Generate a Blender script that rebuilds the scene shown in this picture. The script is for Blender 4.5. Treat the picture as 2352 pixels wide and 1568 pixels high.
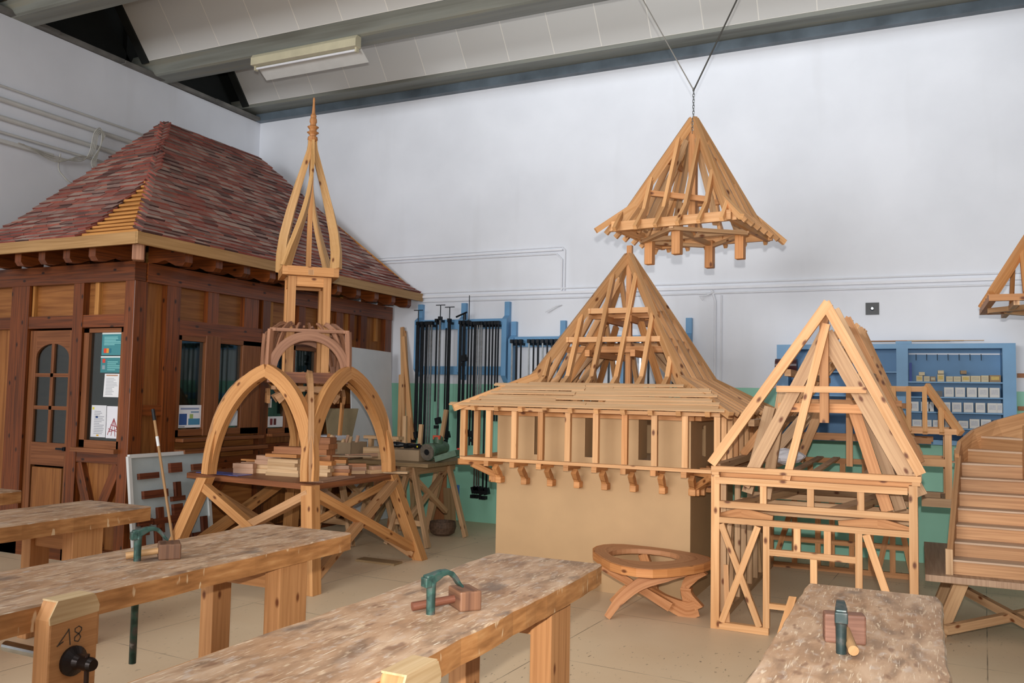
import bpy, bmesh, math, random
from mathutils import Vector, Matrix
random.seed(7)
for o in list(bpy.data.objects): bpy.data.objects.remove(o)
PI = math.pi
V = Vector
SC = bpy.context.scene
COL = SC.collection
# ---------------------------------------------------------------- camera, world, lights, exposure
W_, H_ = 2352, 1568
cam_d = bpy.data.cameras.new('camera'); cam = bpy.data.objects.new('camera', cam_d); COL.objects.link(cam)
cam_d.sensor_width = 36.0; cam_d.lens = 1968.5 / W_ * 36.0; cam_d.clip_start = 0.05; cam_d.clip_end = 100
yaw, pitch, roll = [math.radians(a) for a in (25.4, 3.6, -1.13)]
fw = V((-math.sin(yaw) * math.cos(pitch), math.cos(yaw) * math.cos(pitch), math.sin(pitch)))
r0 = V((math.cos(yaw), math.sin(yaw), 0)); u0 = r0.cross(fw)
rt = math.cos(roll) * r0 - math.sin(roll) * u0
up_ = math.sin(roll) * r0 + math.cos(roll) * u0
M4 = Matrix((rt, up_, -fw)).transposed().to_4x4(); M4.translation = V((0, 0, 1.65))
cam.matrix_world = M4
SC.camera = cam
w = bpy.data.worlds.new('hall_ambient'); SC.world = w; w.use_nodes = True
w.node_tree.nodes['Background'].inputs[0].default_value = (0.92, 0.95, 1.0, 1)
w.node_tree.nodes['Background'].inputs[1].default_value = 0.31
SC.view_settings.view_transform = 'Standard'; SC.view_settings.look = 'None'
SC.view_settings.exposure = 0.0; SC.view_settings.gamma = 1.0; SC.view_settings.use_curve_mapping = False


def area(name, loc, target, sx, sy, power, col=(1, 1, 1)):
    d = bpy.data.lights.new(name, 'AREA'); d.shape = 'RECTANGLE'; d.size = sx; d.size_y = sy
    d.energy = power; d.color = col
    o = bpy.data.objects.new(name, d); COL.objects.link(o); o.location = loc
    o.rotation_euler = (V(target) - V(loc)).to_track_quat('-Z', 'Y').to_euler()
    return o


# daylight from the hall's big window side behind the photographer
area('window_daylight', (-4.6, -8.5, 3.4), (-.2, 10, 2.6), 7.0, 3.2, 1120, (0.97, 0.985, 1.0))
# north lights between the sawtooth bays, shining on the back wall and the models
area('roof_daylight', (-2.2, 7.3, 7.2), (-2.2, 10.6, 3.6), 7.0, 0.9, 75, (0.9, 0.95, 1.0))
# skylights of the bays above and behind the benches
area('skylight_daylight', (-2.5, 1.0, 5.6), (-2.5, 3.2, 0), 9.0, 3.5, 190, (0.95, 0.975, 1.0))
# the camera's own flash
fl = bpy.data.lights.new('camera_flash', 'SPOT'); fl.shadow_soft_size = .03; fl.spot_size = math.radians(80); fl.spot_blend = .75; fl.energy = 900; fl.color = (1, .97, .93)
flo = bpy.data.objects.new('camera_flash', fl); COL.objects.link(flo); flo.location = V((0, 0, 1.65)) + up_ * .22 - fw * .05
flo.rotation_euler = (V((-2.7, 8, 2.5)) - flo.location).to_track_quat('-Z', 'Y').to_euler()


# ---------------------------------------------------------------- geometry collector
JR = random.Random(99)


class G:
    def __init__(s):
        s.v = []; s.f = []; s.uv = []; s.rnd = []; s.cur = 0.0

    def face(s, pts, uvs=None):
        i = len(s.v); s.v += [V(p) for p in pts]; s.f.append(list(range(i, i + len(pts))))
        if uvs is None:
            a = V(pts[1]) - V(pts[0]); a = a.normalized() if a.length > 1e-9 else V((1, 0, 0))
            n = a.cross(V(pts[-1]) - V(pts[0])); n = n.normalized() if n.length > 1e-12 else V((0, 0, 1)); b = n.cross(a)
            uvs = [((V(p) - V(pts[0])).dot(a), (V(p) - V(pts[0])).dot(b)) for p in pts]
        s.uv.append(uvs); s.rnd.append(s.cur)

    def hexa(s, c, ax, ay, az, taper=1.0):
        """box with centre c and half axes"""
        c, ax, ay, az = V(c), V(ax), V(ay), V(az)
        L = sorted([ax, ay, az], key=lambda a: -a.length)
        lu = L[0].normalized(); ou, ov = random.uniform(0, 50), random.uniform(0, 50)
        P = {}
        for i in (-1, 1):
            for j in (-1, 1):
                for k in (-1, 1):
                    t = taper if k > 0 else 1.0
                    P[i, j, k] = c + ax * i * t + ay * j * t + az * k
        fs = [((-1, -1, -1), (-1, 1, -1), (1, 1, -1), (1, -1, -1)), ((-1, -1, 1), (1, -1, 1), (1, 1, 1), (-1, 1, 1)),
              ((-1, -1, -1), (1, -1, -1), (1, -1, 1), (-1, -1, 1)), ((-1, 1, -1), (-1, 1, 1), (1, 1, 1), (1, 1, -1)),
              ((-1, -1, -1), (-1, -1, 1), (-1, 1, 1), (-1, 1, -1)), ((1, -1, -1), (1, 1, -1), (1, 1, 1), (1, -1, 1))]
        flip = ax.cross(ay).dot(az) < 0
        for f in fs:
            pts = [P[k] for k in f]
            if flip: pts = pts[::-1]
            n = (pts[1] - pts[0]).cross(pts[3] - pts[0]); n = n.normalized() if n.length > 1e-12 else V((0, 0, 1))
            if abs(n.dot(lu)) > .8:
                e = L[1].normalized(); g = L[2].normalized()
                uv = [((p - c).dot(g) * .3 + ou, (p - c).dot(e) + ov) for p in pts]
            else:
                e = n.cross(lu)
                uv = [((p - c).dot(lu) + ou, (p - c).dot(e) + ov) for p in pts]
            s.face(pts, uv)
        return s

    def box(s, x0, x1, y0, y1, z0, z1):
        return s.hexa(((x0 + x1) / 2, (y0 + y1) / 2, (z0 + z1) / 2), (abs(x1 - x0) / 2, 0, 0), (0, abs(y1 - y0) / 2, 0), (0, 0, abs(z1 - z0) / 2))

    def bar(s, p, q, w, h, up=(0, 0, 1)):
        """timber from p to q: w = thickness across, h = depth towards up"""
        p, q = V(p), V(q); d = (q - p); l = d.length; jt = JR.uniform(.972, 1.0); w *= jt; h *= JR.uniform(.972, 1.0)
        if l < 1e-6: return s
        d /= l; up = V(up); u = up - d * up.dot(d)
        if u.length < 1e-4: u = V((0, 1, 0)) - d * d.y
        if u.length < 1e-4: u = V((1, 0, 0))
        u.normalize(); r = d.cross(u)
        return s.hexa((p + q) / 2, d * l / 2, r * w / 2, u * h / 2)

    def sweep(s, pts, w, h, up):
        """rectangular section swept along a curve; h measured along 'up' (const or list), w across"""
        pts = [V(p) for p in pts]; n = len(pts); ou, ov = random.uniform(0, 50), random.uniform(0, 50)
        R = []; acc = 0; js, jh = JR.uniform(.97, 1.0), JR.uniform(.97, 1.0)
        for i, p in enumerate(pts):
            t = (pts[min(i + 1, n - 1)] - pts[max(i - 1, 0)]).normalized()
            U = V(up[i]) if isinstance(up, list) else V(up)
            u = (U - t * U.dot(t)).normalized(); r = t.cross(u)
            if i: acc += (p - pts[i - 1]).length
            ww = (w[i] if isinstance(w, list) else w) * js; hh = (h[i] if isinstance(h, list) else h) * jh
            R.append(([p - r * ww / 2 - u * hh / 2, p + r * ww / 2 - u * hh / 2, p + r * ww / 2 + u * hh / 2, p - r * ww / 2 + u * hh / 2], acc, ww, hh))
        for i in range(n - 1):
            A, a, w1, h1 = R[i]; B, b, w2, h2 = R[i + 1]
            cc = [0, w1, w1 + h1, 2 * w1 + h1, 2 * w1 + 2 * h1]
            for k in range(4):
                j = (k + 1) % 4
                s.face([A[k], A[j], B[j], B[k]], [(a + ou, cc[k] + ov), (a + ou, cc[k + 1] + ov), (b + ou, cc[k + 1] + ov), (b + ou, cc[k] + ov)])
        s.face(R[0][0][::-1]); s.face(R[-1][0])
        return s

    def prism(s, poly, o, ex, ey, th):
        """poly in 2d, placed at o with axes ex, ey, extruded by vector th"""
        o, ex, ey, th = V(o), V(ex), V(ey), V(th); ou, ov = random.uniform(0, 50), random.uniform(0, 50)
        A = [o + ex * a + ey * b for a, b in poly]; B = [p + th for p in A]
        uv = [(a + ou, b + ov) for a, b in poly]
        if ex.cross(ey).dot(th) > 0:
            s.face(A[::-1], uv[::-1]); s.face(B, uv)
        else:
            s.face(A, uv); s.face(B[::-1], uv[::-1])
        n = len(A); acc = 0; T = th.length
        for i in range(n):
            j = (i + 1) % n; l = (A[j] - A[i]).length
            q = [A[i], A[j], B[j], B[i]]; u4 = [(acc + ou, ov), (acc + l + ou, ov), (acc + l + ou, ov + T), (acc + ou, ov + T)]
            if ex.cross(ey).dot(th) > 0: s.face(q, u4)
            else: s.face(q[::-1], u4[::-1])
            acc += l
        return s

    def tube(s, pts, r, n=8, cap=True):
        pts = [V(p) for p in pts]; m = len(pts); R = []; pu = None; acc = 0; ou = random.uniform(0, 50)
        for i, p in enumerate(pts):
            t = (pts[min(i + 1, m - 1)] - pts[max(i - 1, 0)]).normalized()
            if pu is None: pu = t.orthogonal().normalized()
            u = (pu - t * pu.dot(t)); u = u.normalized() if u.length > 1e-6 else t.orthogonal().normalized(); pu = u; v = t.cross(u)
            rr = r[i] if isinstance(r, (list, tuple)) else r
            if i: acc += (p - pts[i - 1]).length
            R.append(([p + (u * math.cos(2 * PI * k / n) + v * math.sin(2 * PI * k / n)) * rr for k in range(n)], acc, rr))
        for i in range(m - 1):
            A, a, ra = R[i]; B, b, rb = R[i + 1]
            for k in range(n):
                j = (k + 1) % n; c0 = k / n * 2 * PI * ra; c1 = (k + 1) / n * 2 * PI * ra
                s.face([A[k], A[j], B[j], B[k]], [(a + ou, c0), (a + ou, c1), (b + ou, c1), (b + ou, c0)])
        if cap: s.face(R[0][0][::-1]); s.face(R[-1][0])
        return s

    def lathe(s, prof, c, ax=(0, 0, 1), n=20):
        """prof: list of (r, h) along ax from c"""
        ax = V(ax).normalized(); c = V(c)
        pts = [c + ax * h for r, h in prof]
        u = ax.orthogonal().normalized(); v = ax.cross(u)
        R = [[c + ax * h + (u * math.cos(2 * PI * k / n) + v * math.sin(2 * PI * k / n)) * max(r, 1e-4) for k in range(n)] for r, h in prof]
        for i in range(len(R) - 1):
            for k in range(n):
                j = (k + 1) % n
                s.face([R[i][k], R[i][j], R[i + 1][j], R[i + 1][k]], [(prof[i][1], k * .02), (prof[i][1], k * .02 + .02), (prof[i + 1][1], k * .02 + .02), (prof[i + 1][1], k * .02)])
        s.face(R[0][::-1]); s.face(R[-1])
        return s


OFF = {}


def part(parent, name, g, m, bevel=0, label=None, smooth=False, kind=None):
    """one mesh object; geometry given in the frame of the thing's root (or world if the root has an offset)"""
    me = bpy.data.meshes.new(name)
    off = OFF.get(parent.name, V((0, 0, 0))) if parent is not None else V((0, 0, 0))
    key = {}; vs = []; idx = []
    for v in g.v:
        k = (round(v.x, 5), round(v.y, 5), round(v.z, 5))
        if k not in key: key[k] = len(vs); vs.append(v - off)
        idx.append(key[k])
    fs = []; uvs = []; rn = []
    for f, uv, rr in zip(g.f, g.uv, g.rnd):
        ff = [idx[i] for i in f]
        if len(set(ff)) < 3: continue
        ded = []; du = []
        for a, b in zip(ff, uv):
            if a not in ded: ded.append(a); du.append(b)
        fs.append(ded); uvs.append(du); rn.append(rr)
    me.from_pydata([tuple(v) for v in vs], [], fs)
    ul = me.uv_layers.new(name='UVMap'); k = 0
    if len(me.polygons) == len(fs):
        for u in uvs:
            for t in u: ul.data[k].uv = t; k += 1
        at = me.attributes.new('rnd', 'FLOAT', 'FACE')
        for i, r in enumerate(rn): at.data[i].value = r
    me.materials.append(m)
    if smooth:
        for p in me.polygons: p.use_smooth = True
    o = bpy.data.objects.new(name, me); COL.objects.link(o)
    if parent is not None:
        o.parent = parent
        if parent.name in OFF: OFF[o.name] = OFF[parent.name]
    if bevel:
        b = o.modifiers.new('bevel', 'BEVEL'); b.width = bevel; b.segments = 2; b.limit_method = 'ANGLE'
        b.use_clamp_overlap = True
    if label: o['label'] = label
    if kind: o['kind'] = kind
    return o


def thing(name, label, cat, loc=(0, 0, 0), rz=0, group=None, world=True):
    """Empty at the thing's base; world=True means its parts are given in world coordinates"""
    o = bpy.data.objects.new(name, None); COL.objects.link(o); o.empty_display_size = .1
    o.location = loc
    if world: OFF[o.name] = V(loc)
    else: o.rotation_euler = (0, 0, rz)
    o['label'] = label; o['category'] = cat
    if group: o['group'] = group
    return o


def solo(name, label, cat, g, m, loc=(0, 0, 0), group=None, bevel=0, smooth=False, kind=None, rot=None, local=False):
    """a thing that is one mesh"""
    off = V(loc)
    if not local: g.v = [v - off for v in g.v]
    o = part(None, name, g, m, bevel=bevel, smooth=smooth)
    o.location = loc
    if rot: o.rotation_euler = rot
    o['label'] = label; o['category'] = cat
    if group: o['group'] = group
    if kind: o['kind'] = kind
    return o


def struct(name, g, m, bevel=0):
    o = part(None, name, g, m, bevel=bevel); o['kind'] = 'structure'; return o


def copy_tree(root, loc=None, rot=None, label=None, group=None):
    def cp(o, par):
        c = o.copy(); COL.objects.link(c)
        if par is not None: c.parent = par
        for ch in list(o.children): cp(ch, c)
        return c
    c = cp(root, None)
    if loc is not None: c.location = loc
    if rot is not None: c.rotation_euler = rot
    if label: c['label'] = label
    if group: c['group'] = group
    return c


# ---------------------------------------------------------------- materials
def srgb(h):
    if isinstance(h, str):
        c = [int(h[i:i + 2], 16) / 255 for i in (0, 2, 4)]
    else: c = [x / 255 for x in h]
    return tuple((x / 12.92 if x <= .04045 else ((x + .055) / 1.055) ** 2.4) for x in c) + (1,)


def newmat(name):
    m = bpy.data.materials.new(name); m.use_nodes = True; nt = m.node_tree
    return m, nt, nt.nodes['Principled BSDF']


def N(nt, t, **kw):
    n = nt.nodes.new('ShaderNode' + t)
    for k, v in kw.items():
        if k in n.inputs: n.inputs[k].default_value = v
        else: setattr(n, k, v)
    return n


def ramp(nt, stops):
    r = N(nt, 'ValToRGB'); e = r.color_ramp.elements
    e[0].position, e[0].color = stops[0][0], stops[0][1]; e[1].position, e[1].color = stops[-1][0], stops[-1][1]
    for p, c in stops[1:-1]:
        x = e.new(p); x.color = c
    return r


def mixc(nt, a, b, f, mode='MIX'):
    m = N(nt, 'Mix', data_type='RGBA', blend_type=mode)
    for sock, val in ((m.inputs[0], f), (m.inputs[6], a), (m.inputs[7], b)):
        if hasattr(val, 'is_linked') or isinstance(val, bpy.types.NodeSocket): nt.links.new(val, sock)
        else: sock.default_value = val
    return m.outputs[2]


def mp(nt, src, sc, rot=(0, 0, 0)):
    m = N(nt, 'Mapping'); m.inputs['Scale'].default_value = sc; m.inputs['Rotation'].default_value = rot
    nt.links.new(src, m.inputs['Vector']); return m.outputs[0]


def plain(name, col, rough=.6, metal=0.0, var=.12, nscale=6.0, spec=.4, coat=0):
    m, nt, b = newmat(name); L = nt.links
    tc = N(nt, 'TexCoord'); no = N(nt, 'TexNoise', Scale=nscale, Detail=4.0)
    L.new(tc.outputs['Object'], no.inputs['Vector'])
    c = srgb(col); d = tuple(x * (1 - var) for x in c[:3]) + (1,); e = tuple(min(1, x * (1 + var)) for x in c[:3]) + (1,)
    r = ramp(nt, [(.3, d), (.7, e)]); L.new(no.outputs[0], r.inputs[0]); L.new(r.outputs[0], b.inputs['Base Color'])
    b.inputs['Roughness'].default_value = rough; b.inputs['Metallic'].default_value = metal
    b.inputs['Specular IOR Level'].default_value = spec
    if coat: b.inputs['Coat Weight'].default_value = coat
    return m


def wood(name, light, dark, knots=True, rough=.55, grain=55.0, var=.22, knotcol='6b3a1a', spec=.35, knotd=.055):
    """grain runs along u"""
    m, nt, b = newmat(name); L = nt.links
    uv = N(nt, 'UVMap'); oi = N(nt, 'ObjectInfo')
    n1 = N(nt, 'TexNoise', Scale=1.0, Detail=4.0, Distortion=.6); L.new(mp(nt, uv.outputs[0], (1.6, grain, 1)), n1.inputs['Vector'])
    n2 = N(nt, 'TexNoise', Scale=1.0, Detail=2.0); L.new(mp(nt, uv.outputs[0], (.9, 7, 1)), n2.inputs['Vector'])
    r1 = ramp(nt, [(.32, srgb(dark)), (.62, srgb(light))]); L.new(n1.outputs[0], r1.inputs[0])
    r2 = ramp(nt, [(.25, (.84, .79, .74, 1)), (.65, (1.05, 1.05, 1.04, 1))]); L.new(n2.outputs[0], r2.inputs[0])
    c = mixc(nt, r1.outputs[0], r2.outputs[0], .75, 'MULTIPLY')
    if knots:
        vo = N(nt, 'TexVoronoi', Scale=1.0, Randomness=1.0, voronoi_dimensions='2D'); L.new(mp(nt, uv.outputs[0], (2.6, 5.0, 1)), vo.inputs['Vector'])
        r3 = ramp(nt, [(knotd * .6, (1, 1, 1, 1)), (knotd * 1.5, (0, 0, 0, 1))]); L.new(vo.outputs['Distance'], r3.inputs[0])
        c = mixc(nt, c, srgb(knotcol), r3.outputs[0])
    hs = N(nt, 'HueSaturation'); L.new(c, hs.inputs['Color'])
    mr = N(nt, 'MapRange'); L.new(oi.outputs['Random'], mr.inputs[0]); mr.inputs[3].default_value = 1 - var; mr.inputs[4].default_value = 1 + var * .5
    L.new(mr.outputs[0], hs.inputs['Value'])
    L.new(hs.outputs[0], b.inputs['Base Color']); b.inputs['Roughness'].default_value = rough
    b.inputs['Specular IOR Level'].default_value = spec
    return m


PINE = wood('pine', 'dcaa78', 'c9935f')
PINE_R = wood('pine_red', 'd0955f', 'b67a46')
PINE_D = wood('pine_dusty', 'c8a27a', 'b08862')
PINE_L = wood('pine_lath', 'dfb88e', 'd0a274', knots=False, var=.08)
WALNUT = wood('reddish_hardwood', 'a97a5e', '8a5e45', knots=False)
BOARDEDGE = wood('dark_board', '8a5636', '6d3f27', knots=False, rough=.45)
LARCH = wood('larch_block', 'b5794f', '96603d', knots=False)
STAIRW = wood('stair_beech', 'c49468', 'a97a52', knots=False)
BAT = wood('bat', 'cba06f', 'b0834f', knots=False)
DARK = wood('kiosk_timber', '7d4019', '50270c', rough=.35, knotcol='2a1206', var=.3, spec=.5)
DARK2 = wood('kiosk_panel', '9a6434', '7c4a22', rough=.45, knots=False, var=.2, grain=30)
DARK3 = wood('kiosk_joinery', '8a5634', '6c3f22', rough=.4, knots=False, var=.15)
FASCIA = wood('fascia', 'b08a5c', '9a7548', knots=False, var=.05)
MDF = plain('mdf', 'b8956c', rough=.7, var=.06, nscale=3)
PLY = wood('plywood', 'a58a66', '8d7350', knots=False)
CARD = plain('cardboard', '9c8468', rough=.8, var=.08)
BLUE = plain('blue_paint', '6a9ac2', rough=.45, var=.08, nscale=3)
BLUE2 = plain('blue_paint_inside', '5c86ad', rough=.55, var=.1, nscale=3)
BLACKM = plain('black_steel', '23262a', rough=.4, metal=.6, var=.2, nscale=20)
STEEL = plain('bright_steel', 'a6abad', rough=.25, metal=.9, var=.15, nscale=20)
GREYW = plain('white_paint_grey', 'c9c9c6', rough=.6, var=.05)
PVC = plain('white_conduit', 'e6e8ee', rough=.5, var=.04)
CREAM = plain('cream_enamel', 'c9c2a6', rough=.35, var=.08)
PAPER = plain('paper', 'e6e6e4', rough=.8, var=.03)
CABLE = plain('grey_cable', 'b9b7af', rough=.6, var=.3)
GREENM = plain('green_machine', '48604a', rough=.4, var=.3, nscale=12)
TEAL = None
BEAMG = plain('beam_greygreen', '767b76', rough=.6, var=.25, nscale=2)
STEELB = plain('blue_grey_steel', '5a6670', rough=.4, var=.3, nscale=3)
RED = plain('red_plastic', 'c0392b', rough=.4)
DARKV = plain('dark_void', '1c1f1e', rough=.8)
MAROON = plain('maroon_plastic', '4a2a2c', rough=.35)
YELLOW = plain('yellow_plastic', 'd8c832', rough=.4)
WHITEB = plain('white_card_box', 'd9d8d4', rough=.6, var=.04)
BEIGEB = plain('beige_card_box', 'cdbf9f', rough=.6, var=.04)
BLACKP = plain('black_plastic', '16181b', rough=.4)
CLOTH = plain('white_cloth', 'd5d3d8', rough=.9, var=.05)


ORDN = ['leftmost', 'second', 'third', 'fourth', 'fifth', 'sixth', 'seventh', 'eighth', 'ninth', 'tenth', 'eleventh', 'twelfth', 'thirteenth', 'fourteenth']


def nth(i, what):
    return ('leftmost ' + what) if i == 0 else (ORDN[i] + ' ' + what + ' from the left')
# ---------------------------------------------------------------- setting
def wall_material(name, dado):
    m, nt, b = newmat(name); L = nt.links
    tc = N(nt, 'TexCoord'); n = N(nt, 'TexNoise', Scale=1.3, Detail=6.0); L.new(tc.outputs['Object'], n.inputs['Vector'])
    r = ramp(nt, [(.3, srgb('dcdfe6')), (.7, srgb('e6e9f0'))]); L.new(n.outputs[0], r.inputs[0]); c = r.outputs[0]
    # faint vertical dirt runs
    n3 = N(nt, 'TexNoise', Scale=1.0, Detail=3.0); L.new(mp(nt, tc.outputs['Object'], (2.2, 2.2, .25)), n3.inputs['Vector'])
    r3 = ramp(nt, [(.58, (1, 1, 1, 1)), (.8, (.86, .85, .83, 1))]); L.new(n3.outputs[0], r3.inputs[0])
    c = mixc(nt, c, r3.outputs[0], .6, 'MULTIPLY')
    if dado:
        sx = N(nt, 'SeparateXYZ'); L.new(tc.outputs['Object'], sx.inputs[0])
        lt = N(nt, 'Math', operation='LESS_THAN'); L.new(sx.outputs[2], lt.inputs[0]); lt.inputs[1].default_value = 1.79
        r2 = ramp(nt, [(.3, srgb('8fcab0')), (.7, srgb('9bd6bd'))]); L.new(n.outputs[0], r2.inputs[0])
        c = mixc(nt, c, r2.outputs[0], lt.outputs[0])
    L.new(c, b.inputs['Base Color']); b.inputs['Roughness'].default_value = .55
    bm = N(nt, 'Bump'); bm.inputs['Strength'].default_value = .12; n2 = N(nt, 'TexNoise', Scale=14.0, Detail=5.0)
    L.new(tc.outputs['Object'], n2.inputs['Vector']); L.new(n2.outputs[0], bm.inputs['Height']); L.new(bm.outputs[0], b.inputs['Normal'])
    return m


WALLM = wall_material('wall_white_green', True)
WALLL = wall_material('wall_white', False)


def floor_material():
    m, nt, b = newmat('floor_tiles'); L = nt.links
    tc = N(nt, 'TexCoord'); P = tc.outputs['Object']
    n = N(nt, 'TexNoise', Scale=1.1, Detail=6.0); L.new(P, n.inputs['Vector'])
    r = ramp(nt, [(.3, srgb('d9be9b')), (.7, srgb('e2cbaa'))]); L.new(n.outputs[0], r.inputs[0])
    br = N(nt, 'TexBrick', offset=0.0, squash=1.0); br.inputs['Scale'].default_value = 1.0; br.inputs['Brick Width'].default_value = 1.25
    br.inputs['Row Height'].default_value = 1.25; br.inputs['Mortar Size'].default_value = .004; br.inputs['Mortar Smooth'].default_value = .3
    br.inputs['Color1'].default_value = (0, 0, 0, 1); br.inputs['Color2'].default_value = (0, 0, 0, 1); br.inputs['Mortar'].default_value = (1, 1, 1, 1)
    L.new(mp(nt, P, (1, 1, 1), (0, 0, .06)), br.inputs['Vector'])
    n2 = N(nt, 'TexNoise', Scale=3.0, Detail=2.0); L.new(P, n2.inputs['Vector'])
    r2 = ramp(nt, [(.38, (.1, .1, .1, 1)), (.6, (.75, .75, .75, 1))]); L.new(n2.outputs[0], r2.inputs[0])
    mm = N(nt, 'Math', operation='MULTIPLY'); L.new(br.outputs['Color'], mm.inputs[0]); L.new(r2.outputs[0], mm.inputs[1])
    c = mixc(nt, r.outputs[0], srgb('5a4f42'), mm.outputs[0])
    # scuffs
    n3 = N(nt, 'TexNoise', Scale=1.0, Detail=2.0); L.new(mp(nt, P, (40, 16, 1), (0, 0, .5)), n3.inputs['Vector'])
    r3 = ramp(nt, [(.655, (0, 0, 0, 1)), (.72, (1, 1, 1, 1))]); L.new(n3.outputs[0], r3.inputs[0])
    n4 = N(nt, 'TexNoise', Scale=.7, Detail=2.0); L.new(P, n4.inputs['Vector'])
    r4 = ramp(nt, [(.4, (0, 0, 0, 1)), (.6, (.8, .8, .8, 1))]); L.new(n4.outputs[0], r4.inputs[0])
    m2 = N(nt, 'Math', operation='MULTIPLY'); L.new(r3.outputs[0], m2.inputs[0]); L.new(r4.outputs[0], m2.inputs[1])
    c = mixc(nt, c, srgb('6f5f4c'), m2.outputs[0])
    n5 = N(nt, 'TexNoise', Scale=1.0, Detail=1.0); L.new(mp(nt, P, (9, 60, 1), (0, 0, .3)), n5.inputs['Vector'])
    r5 = ramp(nt, [(.74, (0, 0, 0, 1)), (.8, (.7, .7, .7, 1))]); L.new(n5.outputs[0], r5.inputs[0])
    c = mixc(nt, c, srgb('e0cfae'), r5.outputs[0])
    L.new(c, b.inputs['Base Color']); b.inputs['Roughness'].default_value = .5
    return m


g = G(); g.box(-9.6, 6.0, -6.0, 10.3, -.12, 0); struct('floor', g, floor_material())
g = G(); g.box(-9.4, 6.0, 10.0, 10.25, 0, 8.2); struct('wall_back', g, WALLM)
g = G(); g.box(-9.4, -9.1, -6.0, 10.0, 0, 5.74); struct('wall_left', g, WALLL)
# ragged capping strip along the top of the left wall
g = G()
y = -6.0
while y < 9.98:
    l = random.uniform(.5, 1.6); y2 = min(y + l, 9.98)
    g.hexa((-9.13, (y + y2) / 2, 5.765 + random.uniform(-.008, .008)), (.10 + random.uniform(0, .02), 0, 0), (0, (y2 - y) / 2, 0), (0, 0, .022)); y = y2
struct('trim_1', g, plain('wall_cap', '6f6d69', rough=.8, var=.35, nscale=3))
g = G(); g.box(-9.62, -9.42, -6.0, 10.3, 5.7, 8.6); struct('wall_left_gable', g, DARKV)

PANEL = None
m, nt, b = newmat('roof_panels'); L = nt.links
uv = N(nt, 'UVMap'); br = N(nt, 'TexBrick', offset=0.0); L.new(uv.outputs[0], br.inputs['Vector']); br.inputs['Scale'].default_value = 1.0
br.inputs['Brick Width'].default_value = .62; br.inputs['Row Height'].default_value = 6.0; br.inputs['Mortar Size'].default_value = .006
br.inputs['Color1'].default_value = srgb('d3d3d1'); br.inputs['Color2'].default_value = srgb('cbcac7'); br.inputs['Mortar'].default_value = srgb('ece9e2')
L.new(br.outputs[0], b.inputs['Base Color']); b.inputs['Roughness'].default_value = .7; PANEL = m

beamm, nt, b = newmat('gutter_beam'); L = nt.links
tc = N(nt, 'TexCoord'); n = N(nt, 'TexNoise', Scale=1.0, Detail=5.0); L.new(mp(nt, tc.outputs['Object'], (.5, 9, 9)), n.inputs['Vector'])
r = ramp(nt, [(.3, srgb('6a6a62')), (.55, srgb('82857e')), (.8, srgb('8d8672'))]); L.new(n.outputs[0], r.inputs[0]); L.new(r.outputs[0], b.inputs['Base Color']); b.inputs['Roughness'].default_value = .5
bays = [9.72, 7.78, 5.85, 3.9, 1.95, 0.0, -1.95, -3.9]
for k, yb in enumerate(bays):
    g = G()
    if k == 0:
        # steel channel on the wall head and the gutter above it
        g.box(-9.1, 6, 9.9, 10.0, 5.74, 5.85); struct('trim_2', g, STEELB)
        g = G(); g.prism([(9.62, 5.90), (9.64, 5.86), (9.9, 5.851), (10.0, 5.851), (10.0, 6.0), (9.66, 6.0)], (-9.4, 0, 0), (0, 1, 0), (0, 0, 1), (15.4, 0, 0))
        struct('trim_3', g, beamm)
        y0, z0 = 9.62, 5.90
    else:
        g.prism([(yb, 5.88), (yb + .05, 5.84), (yb + .12, 5.755), (yb + .15, 5.74), (yb + .40, 5.74), (yb + .42, 6.0), (yb + .05, 6.0)], (-9.4, 0, 0), (0, 1, 0), (0, 0, 1), (15.4, 0, 0))
        struct('trim_%d' % (3 + k), g, beamm)
        y0, z0 = yb, 5.89
    # sloping boarded underside rising towards the camera
    t = V((0, -1.0, 1.25)).normalized(); Lg = 2.2; nn = t.cross(V((1, 0, 0)))
    a = V((-9.02, y0, z0)); g = G()
    u = [(0, 0), (14.6, 0), (14.6, Lg), (0, Lg)]
    p = [a, a + V((14.6, 0, 0)), a + V((14.6, 0, 0)) + t * Lg, a + t * Lg]
    g.face(p, u); q = [x + V((0, .05, .04)) for x in p]; g.face(q[::-1], u[::-1])
    g.face([p[0], q[0], q[1], p[1]]); g.face([p[3], p[2], q[2], q[3]]); g.face([p[0], p[3], q[3], q[0]]); g.face([p[1], q[1], q[2], p[2]])
    struct('ceiling' if k == 0 else 'ceiling_%d' % k, g, PANEL)
    g = G()
    # dark gable infill and a rafter at the left end of the bay
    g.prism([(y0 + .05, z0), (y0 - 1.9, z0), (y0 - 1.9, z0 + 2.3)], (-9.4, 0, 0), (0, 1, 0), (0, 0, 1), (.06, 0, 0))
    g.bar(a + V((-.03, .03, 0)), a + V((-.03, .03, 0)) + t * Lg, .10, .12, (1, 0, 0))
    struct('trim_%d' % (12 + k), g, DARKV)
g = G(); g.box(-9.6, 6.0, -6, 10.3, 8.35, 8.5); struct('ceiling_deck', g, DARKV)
# ---------------------------------------------------------------- timber-framed office kiosk with tiled roof
def glass_material(name, tint=(.55, .62, .6, 1), refl=.12):
    m, nt, b = newmat(name); L = nt.links; nt.nodes.remove(b)
    out = nt.nodes['Material Output']; t = N(nt, 'BsdfTransparent'); t.inputs[0].default_value = tint
    gl = N(nt, 'BsdfGlossy'); gl.inputs['Roughness'].default_value = .03; gl.inputs[0].default_value = (.9, .95, .95, 1)
    mx = N(nt, 'MixShader'); mx.inputs[0].default_value = refl
    L.new(t.outputs[0], mx.inputs[1]); L.new(gl.outputs[0], mx.inputs[2]); L.new(mx.outputs[0], out.inputs[0])
    return m


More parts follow.
